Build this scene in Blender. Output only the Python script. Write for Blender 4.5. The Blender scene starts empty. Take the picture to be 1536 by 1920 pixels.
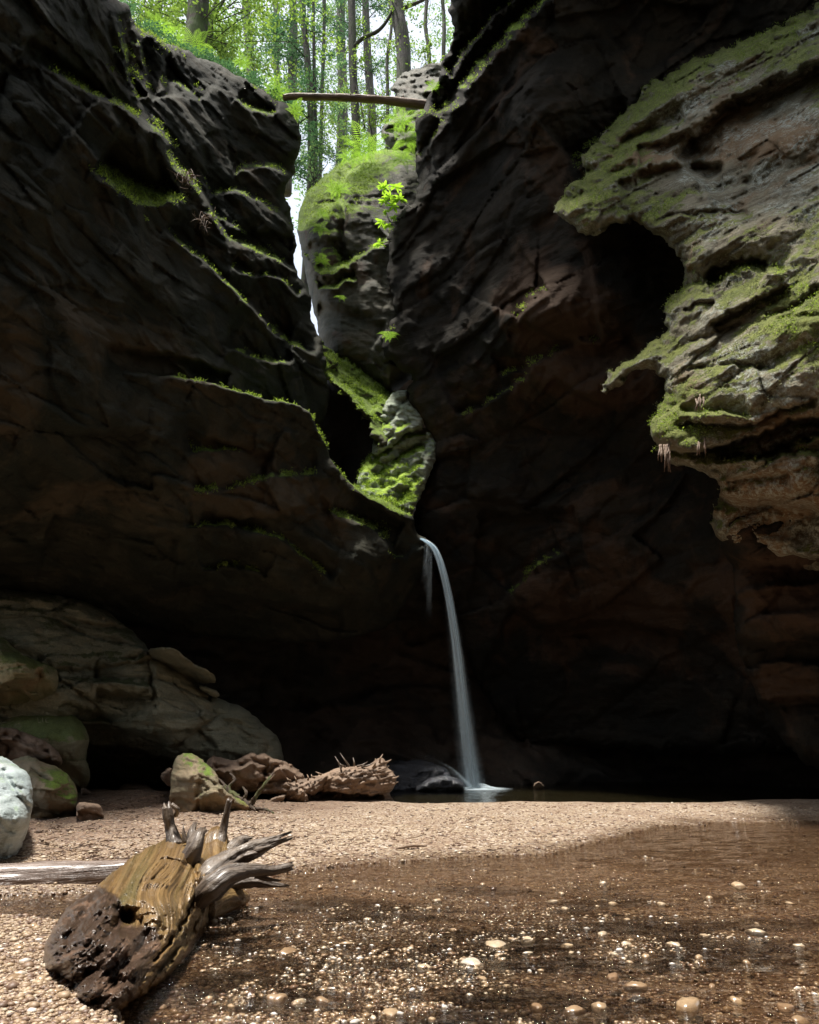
import bpy, math, random
import numpy as np
from mathutils import Vector, Matrix
S = bpy.context.scene
R_ = math.radians
rng = np.random.default_rng(7)
random.seed(7)

# ------------------------------------------------------------------ camera
HAZE = 0.0010
F = 1280.0; CX = 768.0; CY = 960.0; TILT = R_(18.97); CAMZ = 0.9
cam = bpy.data.cameras.new("camera"); camo = bpy.data.objects.new("camera", cam)
S.collection.objects.link(camo); S.camera = camo
cam.sensor_fit = 'VERTICAL'; cam.sensor_height = 36.0; cam.sensor_width = 28.8; cam.lens = 24.0
cam.clip_start = 0.05; cam.clip_end = 600.0
camo.location = (0, 0, CAMZ); camo.rotation_euler = (R_(90) + TILT, 0, 0)

# ------------------------------------------------------------------ light
SUN_DIR = Vector((-0.19, -0.06, 1.0)).normalized()      # towards the sun
W = bpy.data.worlds.new("World"); S.world = W; W.use_nodes = True
nt = W.node_tree; nt.nodes.clear()
sky = nt.nodes.new('ShaderNodeTexSky'); sky.sky_type = 'NISHITA'; sky.sun_disc = False
sky.sun_elevation = math.asin(SUN_DIR.z); sky.sun_rotation = math.atan2(SUN_DIR.x, SUN_DIR.y)
sky.dust_density = 4.0; sky.air_density = 1.0; sky.ozone_density = 0.6
mixw = nt.nodes.new('ShaderNodeMix'); mixw.data_type = 'RGBA'; mixw.inputs[0].default_value = 0.5
mixw.inputs[7].default_value = (5.4, 5.7, 5.9, 1)
bg = nt.nodes.new('ShaderNodeBackground'); bg.inputs[1].default_value = 0.125
wo = nt.nodes.new('ShaderNodeOutputWorld')
nt.links.new(sky.outputs[0], mixw.inputs[6]); nt.links.new(mixw.outputs[2], bg.inputs[0]); nt.links.new(bg.outputs[0], wo.inputs[0])
sun = bpy.data.lights.new("sun", 'SUN'); suno = bpy.data.objects.new("sun", sun); S.collection.objects.link(suno)
sun.energy = 3.8; sun.angle = R_(7); sun.color = (1.0, 0.95, 0.87)
suno.rotation_euler = SUN_DIR.to_track_quat('Z', 'Y').to_euler(); suno.location = (0, 0, 40)
S.view_settings.view_transform = 'Standard'; S.view_settings.look = 'None'
S.view_settings.exposure = 1.05; S.view_settings.gamma = 1.0; S.view_settings.use_curve_mapping = False
S.render.engine = 'CYCLES'
S.cycles.use_denoising = True; S.cycles.max_bounces = 7; S.cycles.diffuse_bounces = 4
S.cycles.glossy_bounces = 3; S.cycles.transparent_max_bounces = 24; S.cycles.transmission_bounces = 4
S.cycles.sample_clamp_indirect = 6.0; S.cycles.caustics_reflective = False; S.cycles.caustics_refractive = False

# ------------------------------------------------------------------ maths
ct, st = math.cos(TILT), math.sin(TILT)
def rays(px, py):
    px = np.asarray(px, float); py = np.asarray(py, float)
    a = (px - CX) / F; b = (CY - py) / F
    return np.stack([a, ct - b * st, st + b * ct], -1)
def P(px, py, Y):                       # photo pixel at distance Y along the gorge
    d = rays(px, py); Y = np.asarray(Y, float)
    return d * (Y / d[..., 1])[..., None] + np.array([0, 0, CAMZ])
def PG(px, py, z=0.0):                  # photo pixel on the ground plane
    d = rays(px, py); t = (z - CAMZ) / d[..., 2]
    return d * t[..., None] + np.array([0, 0, CAMZ])
def proj(V):
    x = V[..., 0]; y = V[..., 1]; z = V[..., 2] - CAMZ
    dep = y * ct + z * st; up = -y * st + z * ct
    dep = np.where(dep < 0.05, 0.05, dep)
    return CX + F * x / dep, CY - F * up / dep
_perm = rng.permutation(256); _perm = np.concatenate([_perm, _perm, _perm])
_g = rng.normal(size=(256, 3)); _g /= np.linalg.norm(_g, axis=1)[:, None]
def perlin(p):
    i = np.floor(p).astype(int); f = p - i; u = f * f * f * (f * (f * 6 - 15) + 10)
    i &= 255
    out = 0
    for dx in (0, 1):
        wx = u[..., 0] if dx else 1 - u[..., 0]
        for dy in (0, 1):
            wy = u[..., 1] if dy else 1 - u[..., 1]
            for dz in (0, 1):
                wz = u[..., 2] if dz else 1 - u[..., 2]
                h = _perm[_perm[_perm[(i[..., 0] + dx) & 255] + ((i[..., 1] + dy) & 255)] + ((i[..., 2] + dz) & 255)]
                g = _g[h]
                out = out + wx * wy * wz * (g[..., 0] * (f[..., 0] - dx) + g[..., 1] * (f[..., 1] - dy) + g[..., 2] * (f[..., 2] - dz))
    return out * 1.5
def fbm(p, o=5, g=0.5, ridged=False):
    s = 0; a = 1.0
    for k in range(o):
        n = perlin(p * (2.03 ** k) + 17.3 * k)
        s = s + a * ((1 - 2 * np.abs(n)) if ridged else n); a *= g
    return s
def _hash3(i, k):
    return _perm[_perm[_perm[(i[..., 0] + 7 * k) & 255] + (i[..., 1] & 255)] + (i[..., 2] & 255)]
_rv = rng.uniform(0, 1, (256, 8))
def blocks(p, nrm, size, asp=(2.4, .8), seed=0, crack=.35):   # fractured bedding: displaced, tilted blocks
    n = np.array(nrm, float); n /= np.linalg.norm(n); a = np.cross(n, [0, 1.0, .1]); a /= np.linalg.norm(a); c = np.cross(n, a)
    w = np.stack([fbm(p * (.5 / size) + 3.1 * k + seed, 2) for k in range(3)], -1) * .22 * size
    p = p + w
    q = np.stack([(p @ a) / (size * asp[0]), (p @ c) / (size * asp[0]), (p @ n) / (size * asp[1])], -1) + seed * 5.3
    i0 = np.floor(q).astype(int); sh = q.shape[:-1]
    f1 = np.full(sh, 9.0); f2 = np.full(sh, 9.0); h1 = np.zeros(sh, int); lv = np.zeros(q.shape)
    for dx in (-1, 0, 1):
        for dy in (-1, 0, 1):
            for dz in (-1, 0, 1):
                ii = i0 + np.array([dx, dy, dz]); h = _hash3(ii, 1); pt = ii + _rv[h][..., :3]; v = q - pt; d = (v * v).sum(-1)
                m = d < f1; f2 = np.where(m, f1, np.minimum(f2, d)); lv[m] = v[m]; h1 = np.where(m, h, h1); f1 = np.where(m, d, f1)
    r = _rv[h1]; e = np.sqrt(f2) - np.sqrt(f1)
    return (r[..., 3] - .5) * 1.2 + ((r[..., 4:7] - .5) * lv).sum(-1) * 1.5 + crack * np.exp(-e / .07)
def sst(a, b, x):
    t = np.clip((x - a) / (b - a), 0, 1); return t * t * (3 - 2 * t)
def chaikin(pts, n, closed=True):
    p = np.array(pts, float)
    for _ in range(n):
        q = np.roll(p, -1, 0) if closed else p[1:]
        b = p if closed else p[:-1]
        m = np.stack([b * 0.75 + q * 0.25, b * 0.25 + q * 0.75], 1).reshape(-1, p.shape[1])
        p = m if closed else np.vstack([p[:1], m, p[-1:]])
    return p
def segdist(x, y, A, B, chunk=None):     # distance to segments, with index and parameter
    best = np.full(x.shape, 1e9); bi = np.zeros(x.shape, int); bt = np.zeros(x.shape); bs = np.zeros(x.shape)
    for k in range(len(A)):
        ax, ay = A[k]; dx, dy = B[k][0] - ax, B[k][1] - ay; L2 = dx * dx + dy * dy + 1e-9
        t = np.clip(((x - ax) * dx + (y - ay) * dy) / L2, 0, 1)
        ex = x - ax - t * dx; ey = y - ay - t * dy; d = np.hypot(ex, ey)
        m = d < best
        best = np.where(m, d, best); bi = np.where(m, k, bi); bt = np.where(m, t, bt)
        bs = np.where(m, np.sign(ex * dy - ey * dx), bs)
    return best, bi, bt, bs
def inside(x, y, poly):
    c = np.zeros(x.shape, bool); n = len(poly)
    for k in range(n):
        x0, y0 = poly[k]; x1, y1 = poly[(k + 1) % n]
        if y0 == y1: continue
        c ^= ((y0 > y) != (y1 > y)) & (x < (x1 - x0) * (y - y0) / (y1 - y0) + x0)
    return c
def polydist(x, y, poly):
    A = poly; B = np.roll(poly, -1, 0)
    d, _, _, _ = segdist(x, y, A, B)
    return np.where(inside(x, y, poly), d, -d)
def rbf(ctrl):                           # smooth depth through control points
    c = np.array(ctrl, float); X = c[:, :2] / 500.0; n = len(c)
    K = np.linalg.norm(X[:, None] - X[None], axis=2)
    Q = np.hstack([np.ones((n, 1)), X])
    M = np.block([[K + np.eye(n) * 0.0, Q], [Q.T, np.zeros((3, 3))]])
    w = np.linalg.lstsq(M, np.concatenate([c[:, 2], np.zeros(3)]), rcond=None)[0]
    def f(x, y):
        xs = np.asarray(x) / 500.0; ys = np.asarray(y) / 500.0
        o = w[n] + w[n + 1] * xs + w[n + 2] * ys
        for k in range(n): o = o + w[k] * np.sqrt((xs - X[k, 0]) ** 2 + (ys - X[k, 1]) ** 2 + 1e-3)
        return o
    return f

# ------------------------------------------------------------------ mesh helpers
COL = S.collection
def tag(o, label=None, cat=None, group=None, kind=None):
    if label: o['label'] = label
    if cat: o['category'] = cat
    if group: o['group'] = group
    if kind: o['kind'] = kind
    return o
def mk(name, V, Fc, mat=None, parent=None, smooth=True, attrs=None, mats=None, midx=None):
    V = np.asarray(V, np.float32).reshape(-1, 3); Fc = np.asarray(Fc, np.int32)
    me = bpy.data.meshes.new(name); k = Fc.shape[1]
    me.vertices.add(len(V)); me.vertices.foreach_set('co', V.ravel())
    me.loops.add(Fc.size); me.loops.foreach_set('vertex_index', Fc.ravel())
    me.polygons.add(len(Fc)); me.polygons.foreach_set('loop_start', np.arange(0, Fc.size, k, dtype=np.int32))
    me.polygons.foreach_set('loop_total', np.full(len(Fc), k, np.int32))
    me.polygons.foreach_set('use_smooth', np.full(len(Fc), smooth))
    if midx is not None: me.polygons.foreach_set('material_index', np.asarray(midx, np.int32))
    me.update(calc_edges=True)
    for an, av in (attrs or {}).items():
        av = np.asarray(av, np.float32)
        if av.ndim == 1:
            a = me.attributes.new(an, 'FLOAT', 'POINT'); a.data.foreach_set('value', av)
        else:
            a = me.attributes.new(an, 'FLOAT_VECTOR', 'POINT'); a.data.foreach_set('vector', av.ravel())
    for m in (mats or ([mat] if mat else [])): me.materials.append(m)
    o = bpy.data.objects.new(name, me); COL.objects.link(o)
    if parent:
        o.parent = parent; o.matrix_parent_inverse = Matrix.Translation(-parent.location)
    return o
def empty(name, loc):
    o = bpy.data.objects.new(name, None); COL.objects.link(o); o.location = tuple(float(c) for c in loc); o.empty_display_size = 0.2
    return o
def join(parts):                          # [(V,F)...] -> V,F
    V = []; Fc = []; n = 0
    for v, f in parts:
        V.append(np.asarray(v, float)); Fc.append(np.asarray(f) + n); n += len(v)
    return np.vstack(V), np.vstack(Fc)

# ------------------------------------------------------------------ materials
def newmat(name):
    m = bpy.data.materials.new(name); m.use_nodes = True; t = m.node_tree; t.nodes.clear()
    out = t.nodes.new('ShaderNodeOutputMaterial')
    return m, t, out
class NB:
    def __init__(s, t): s.t = t
    def n(s, typ, **kw):
        x = s.t.nodes.new(typ)
        for k, v in kw.items(): setattr(x, k, v)
        return x
    def l(s, a, b): s.t.links.new(a, b)
    def put(s, sock, v):
        if hasattr(v, 'is_linked') or hasattr(v, 'node'): s.l(v, sock)
        elif isinstance(v, (tuple, list)) and len(v) == 3 and sock.type == 'RGBA': sock.default_value = (*v, 1)
        else: sock.default_value = v
    def math(s, op, a, b=0.0, c=None, clamp=False):
        x = s.n('ShaderNodeMath', operation=op, use_clamp=clamp); s.put(x.inputs[0], a); s.put(x.inputs[1], b)
        if c is not None: s.put(x.inputs[2], c)
        return x.outputs[0]
    def mix(s, f, a, b):
        x = s.n('ShaderNodeMix', data_type='RGBA'); s.put(x.inputs[0], f); s.put(x.inputs[6], a); s.put(x.inputs[7], b); return x.outputs[2]
    def noise(s, vec, scale, detail=4, rough=0.55, dist=0.0):
        x = s.n('ShaderNodeTexNoise'); s.l(vec, x.inputs['Vector']); x.inputs['Scale'].default_value = scale
        x.inputs['Detail'].default_value = detail; x.inputs['Roughness'].default_value = rough; x.inputs['Distortion'].default_value = dist
        return x.outputs[0]
    def ramp(s, v, a, b):
        x = s.n('ShaderNodeMapRange'); s.put(x.inputs[0], v); x.inputs[1].default_value = a; x.inputs[2].default_value = b
        x.interpolation_type = 'SMOOTHSTEP'; return x.outputs[0]
    def voro(s, vec, scale, feature='F1', out='Distance', rand=1.0):
        x = s.n('ShaderNodeTexVoronoi', feature=feature); s.l(vec, x.inputs['Vector']); x.inputs['Scale'].default_value = scale
        x.inputs['Randomness'].default_value = rand; return x.outputs[out]
    def mapping(s, vec, rot=(0, 0, 0), scale=(1, 1, 1)):
        x = s.n('ShaderNodeMapping'); s.l(vec, x.inputs[0]); x.inputs['Rotation'].default_value = rot; x.inputs['Scale'].default_value = scale; return x.outputs[0]
    def attr(s, name, out='Fac'):
        x = s.n('ShaderNodeAttribute'); x.attribute_name = name; return x.outputs[out]

def rockmat(name, c1, c2, c3, rust=(0.16, 0.06, 0.03), rust_amt=0.3, moss=(0.10, 0.15, 0.02), moss2=(0.05, 0.09, 0.015), moss_th=0.55, moss_k=2.5,
            lichen=0.0, strat_rot=(0, 0.5, 0), rough=0.75, scale=1.0, bump=0.6, spec=0.35, sand=0.0, fuzz=1.0, moss_n=2.0):
    m, t, out = newmat(name); b = NB(t)
    g = b.n('ShaderNodeNewGeometry'); pos = g.outputs['Position']
    bs = b.n('ShaderNodeBsdfPrincipled')
    n1 = b.noise(pos, 0.7 * scale, 6, 0.6, 0.6); n2 = b.noise(pos, 3.5 * scale, 7, 0.65)
    st_ = b.noise(b.mapping(pos, strat_rot, (0.35, 0.35, 3.2)), 1.6 * scale, 6, 0.6, 0.4)
    col = b.mix(b.ramp(n1, 0.38, 0.62), c1, c2)
    col = b.mix(b.ramp(st_, 0.45, 0.7), col, c3)
    rf = b.math('MULTIPLY', b.ramp(b.math('ADD', b.noise(pos, 0.6 * scale, 6, 0.65, 1.0), b.math('MULTIPLY', b.attr('rustw'), .35)), 0.54, 0.72), rust_amt)
    col = b.mix(rf, col, rust)
    col = b.mix(b.math('MULTIPLY', b.ramp(n2, 0.5, 0.85), 0.55), col, tuple(x * 0.35 for x in c1))
    fine = b.noise(pos, 28 * scale, 4, 0.7)
    col = b.mix(b.math('MULTIPLY', b.ramp(fine, 0.35, 0.75), 0.25), col, tuple(min(1, x * 1.9) for x in c2))
    if lichen > 0:
        lf = b.math('MULTIPLY', b.ramp(b.noise(pos, 1.3, 4, 0.6), 0.40, 0.58), b.ramp(b.noise(pos, 13, 6, 0.8), 0.47, 0.56))
        col = b.mix(b.math('MULTIPLY', lf, lichen, clamp=True), col, (0.42, 0.46, 0.40))
        dots = b.ramp(b.voro(pos, 24), 0.30, 0.15)
        dots = b.math('MULTIPLY', dots, b.ramp(b.noise(pos, 2.1, 3, 0.6), 0.5, 0.62))
        col = b.mix(b.math('MULTIPLY', dots, lichen, clamp=True), col, (0.40, 0.46, 0.36))
    sep = b.n('ShaderNodeSeparateXYZ'); b.l(g.outputs['Normal'], sep.inputs[0])
    mn = b.noise(pos, 2.6, 6, 0.7); mn2 = b.noise(pos, 0.9, 3, 0.5)
    mf = b.math('MULTIPLY', b.math('SUBTRACT', sep.outputs[2], moss_th), moss_k)
    mf = b.math('ADD', mf, b.math('MULTIPLY', b.math('SUBTRACT', mn, 0.5), moss_n))
    mf = b.math('ADD', mf, b.math('MULTIPLY', b.math('SUBTRACT', mn2, 0.5), 1.2))
    mf = b.math('ADD', mf, b.attr('moss'))
    mf = b.math('ADD', mf, b.math('MULTIPLY', b.math('SUBTRACT', b.noise(pos, 17, 4, 0.75), 0.5), 1.6))
    mf = b.ramp(mf, 0.0, 0.55)
    mcol = b.mix(b.ramp(b.noise(pos, 5, 5, 0.7), 0.35, 0.65), moss2, moss)
    mcol = b.mix(b.math('MULTIPLY', b.ramp(b.noise(pos, 45, 3, 0.7), 0.42, 0.7), 0.5), mcol, tuple(min(1, x * 1.9) for x in moss))
    mcol = b.mix(b.math('MULTIPLY', b.ramp(b.noise(pos, 9, 5, 0.75), 0.5, 0.7), 0.55), mcol, tuple(x * 0.8 for x in c3))
    col = b.mix(mf, col, mcol)
    if sand: col = b.mix(b.attr('sand'), col, (0.34, 0.21, 0.10))
    b.l(col, bs.inputs['Base Color'])
    b.put(bs.inputs['Roughness'], b.math('ADD', b.math('MULTIPLY', mf, 1 - rough), b.math('MULTIPLY_ADD', fine, 0.2, rough - 0.1), clamp=True))
    bs.inputs['Specular IOR Level'].default_value = spec
    h = b.math('ADD', b.math('MULTIPLY', n2, 0.55), b.math('MULTIPLY', fine, 0.12))
    h = b.math('ADD', h, b.math('MULTIPLY', b.noise(b.mapping(pos, strat_rot, (0.6, 0.6, 5)), 2.2, 5, 0.65), 0.35))
    h = b.math('ADD', h, b.math('MULTIPLY', b.math('MULTIPLY', b.noise(pos, 45, 3, 0.7), mf), 0.16 * fuzz))
    bp = b.n('ShaderNodeBump'); bp.inputs['Strength'].default_value = bump; bp.inputs['Distance'].default_value = 0.22 / scale
    b.l(h, bp.inputs['Height']); b.l(bp.outputs[0], bs.inputs['Normal'])
    b.l(bs.outputs[0], out.inputs[0]); return m

def leafmat(name, ca, cb, trans=0.5, rough=0.5):
    m, t, out = newmat(name); b = NB(t)
    g = b.n('ShaderNodeNewGeometry')
    c = b.mix(b.attr('tint'), ca, cb)
    d = b.n('ShaderNodeBsdfPrincipled'); b.l(c, d.inputs['Base Color']); d.inputs['Roughness'].default_value = rough
    d.inputs['Specular IOR Level'].default_value = 0.25
    tr = b.n('ShaderNodeBsdfTranslucent')
    hs = b.n('ShaderNodeMix', data_type='RGBA', blend_type='MULTIPLY'); hs.inputs[0].default_value = 1.0
    b.l(c, hs.inputs[6]); hs.inputs[7].default_value = (2.2, 2.3, 1.2, 1); b.l(hs.outputs[2], tr.inputs[0])
    mx = b.n('ShaderNodeMixShader'); mx.inputs[0].default_value = trans
    b.l(d.outputs[0], mx.inputs[1]); b.l(tr.outputs[0], mx.inputs[2]); b.l(mx.outputs[0], out.inputs[0]); return m

def barkmat(name, c1, c2, moss=0.0, sc=1.0):
    m, t, out = newmat(name); b = NB(t)
    g = b.n('ShaderNodeNewGeometry'); pos = g.outputs['Position']
    bs = b.n('ShaderNodeBsdfPrincipled')
    n = b.noise(b.mapping(pos, (0, 0, 0), (6, 6, 0.8)), 2.5 * sc, 5, 0.65)
    col = b.mix(b.ramp(n, 0.35, 0.65), c1, c2)
    if moss: col = b.mix(b.math('MULTIPLY', b.ramp(b.noise(pos, 2.0, 5, 0.6), 0.4, 0.6), moss), col, (0.07, 0.11, 0.02))
    b.l(col, bs.inputs['Base Color']); bs.inputs['Roughness'].default_value = 0.85
    bp = b.n('ShaderNodeBump'); bp.inputs['Strength'].default_value = 0.8; bp.inputs['Distance'].default_value = 0.05
    b.l(n, bp.inputs['Height']); b.l(bp.outputs[0], bs.inputs['Normal']); b.l(bs.outputs[0], out.inputs[0]); return m

def woodmat(name, c1, c2, c3, rough=0.35, rot=(0, 0, 0), dark=None, coat=0.0, bump=0.7, mossy=0.0):
    m, t, out = newmat(name); b = NB(t)
    bs = b.n('ShaderNodeBsdfPrincipled')
    gr = b.attr('grain', 'Vector')                  # grain.x runs along the fibres
    fib = b.noise(b.mapping(gr, (0, 0, 0), (1.0, 16, 16)), 1.6, 6, 0.65, 0.5)
    wide = b.noise(b.mapping(gr, (0, 0, 0), (0.7, 3, 3)), 1.8, 5, 0.6, 0.6)
    g = b.n('ShaderNodeNewGeometry'); spot = b.noise(g.outputs['Position'], 7, 6, 0.65)
    col = b.mix(b.ramp(fib, 0.35, 0.65), c1, c2)
    col = b.mix(b.ramp(wide, 0.45, 0.7), col, c3)
    col = b.mix(b.math('MULTIPLY', b.ramp(fib, 0.66, 0.8), 0.8), col, tuple(x * 0.15 for x in c1))
    if mossy: col = b.mix(b.math('MULTIPLY', b.ramp(b.noise(g.outputs['Position'], 3, 4, 0.6), 0.48, 0.62), mossy), col, (0.09, 0.13, 0.02))
    if dark:
        df = b.ramp(b.math('ADD', b.attr('rot'), b.math('MULTIPLY', b.math('SUBTRACT', spot, 0.5), 0.9)), 0.35, 0.65)
        col = b.mix(df, col, b.mix(b.ramp(spot, 0.5, 0.72), dark, tuple(min(1, x * 3.5) for x in dark)))
    b.l(col, bs.inputs['Base Color'])
    b.put(bs.inputs['Roughness'], b.math('MULTIPLY_ADD', spot, 0.35, rough - 0.15, clamp=True))
    if coat: bs.inputs['Coat Weight'].default_value = coat; bs.inputs['Coat Roughness'].default_value = 0.22
    h = b.math('ADD', b.math('MULTIPLY', fib, 0.6), b.math('MULTIPLY', spot, 0.5))
    bp = b.n('ShaderNodeBump'); bp.inputs['Strength'].default_value = bump; bp.inputs['Distance'].default_value = 0.05
    b.l(h, bp.inputs['Height']); b.l(bp.outputs[0], bs.inputs['Normal']); b.l(bs.outputs[0], out.inputs[0]); return m

M = {}
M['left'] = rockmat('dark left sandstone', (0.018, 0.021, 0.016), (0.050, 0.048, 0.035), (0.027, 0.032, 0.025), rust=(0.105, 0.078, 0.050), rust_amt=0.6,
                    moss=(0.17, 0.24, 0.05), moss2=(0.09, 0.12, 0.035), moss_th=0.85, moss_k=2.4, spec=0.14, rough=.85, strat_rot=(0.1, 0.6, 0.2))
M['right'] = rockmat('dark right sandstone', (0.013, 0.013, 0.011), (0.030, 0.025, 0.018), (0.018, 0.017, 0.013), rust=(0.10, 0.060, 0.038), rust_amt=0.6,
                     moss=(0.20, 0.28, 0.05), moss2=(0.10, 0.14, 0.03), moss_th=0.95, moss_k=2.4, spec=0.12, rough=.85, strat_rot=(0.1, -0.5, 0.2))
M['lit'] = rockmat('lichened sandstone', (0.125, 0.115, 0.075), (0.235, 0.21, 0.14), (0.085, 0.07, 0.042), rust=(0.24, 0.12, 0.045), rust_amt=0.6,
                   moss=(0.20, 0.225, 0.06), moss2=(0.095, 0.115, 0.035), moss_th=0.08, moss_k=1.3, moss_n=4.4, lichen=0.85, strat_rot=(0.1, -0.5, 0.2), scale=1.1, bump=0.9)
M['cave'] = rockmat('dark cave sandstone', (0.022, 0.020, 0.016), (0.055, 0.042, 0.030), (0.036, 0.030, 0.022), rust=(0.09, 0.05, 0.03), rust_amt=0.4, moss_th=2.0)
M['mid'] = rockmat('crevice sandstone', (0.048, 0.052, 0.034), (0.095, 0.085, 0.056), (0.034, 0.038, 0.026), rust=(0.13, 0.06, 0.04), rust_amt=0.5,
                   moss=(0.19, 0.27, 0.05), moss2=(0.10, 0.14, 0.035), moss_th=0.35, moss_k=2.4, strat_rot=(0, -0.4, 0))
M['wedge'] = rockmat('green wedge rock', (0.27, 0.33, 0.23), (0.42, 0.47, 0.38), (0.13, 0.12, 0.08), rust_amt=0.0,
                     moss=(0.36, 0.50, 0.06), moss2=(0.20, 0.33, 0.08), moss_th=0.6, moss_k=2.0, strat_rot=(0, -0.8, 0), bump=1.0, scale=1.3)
M['boulder'] = rockmat('boulder sandstone', (0.25, 0.245, 0.17), (0.35, 0.33, 0.235), (0.16, 0.165, 0.115), rust=(0.27, 0.16, 0.09), rust_amt=0.4,
                       moss=(0.15, 0.165, 0.075), moss2=(0.11, 0.12, 0.06), moss_th=0.75, moss_k=1.2, strat_rot=(0, 0.2, 0), bump=1.0)
M['greenb'] = rockmat('green boulder', (0.23, 0.22, 0.12), (0.33, 0.29, 0.18), (0.17, 0.18, 0.09), rust=(0.26, 0.14, 0.07), rust_amt=0.6,
                      moss=(0.18, 0.21, 0.07), moss2=(0.12, 0.145, 0.05), moss_th=0.6, moss_k=1.2, strat_rot=(0, 0.2, 0), bump=0.6, scale=1.4)
M['mossb'] = rockmat('mossy boulder', (0.20, 0.17, 0.11), (0.28, 0.22, 0.14), (0.16, 0.16, 0.09), rust=(0.36, 0.2, 0.09), rust_amt=0.5,
                     moss=(0.15, 0.23, 0.035), moss2=(0.09, 0.13, 0.03), moss_th=1.0, moss_k=1.3, bump=0.7, scale=1.8, sand=1)
M['grey'] = rockmat('pale grey boulder', (0.27, 0.32, 0.33), (0.42, 0.48, 0.48), (0.15, 0.185, 0.18), rust=(0.28, 0.2, 0.12), rust_amt=0.25,
                    moss=(0.25, 0.33, 0.22), moss2=(0.18, 0.24, 0.16), moss_th=0.85, moss_k=1.2, bump=0.6, scale=2.0, rough=0.55)
M['brown'] = rockmat('brown boulder', (0.20, 0.14, 0.10), (0.29, 0.20, 0.14), (0.22, 0.165, 0.12), rust_amt=0.2, moss_th=2.0, scale=2.0, bump=0.7)
M['wet'] = rockmat('wet black rock', (0.02, 0.022, 0.028), (0.04, 0.044, 0.055), (0.02, 0.02, 0.024), rust_amt=0.0, moss_th=3.0, rough=0.18, scale=2.5, bump=1.0, spec=0.9)

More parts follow.
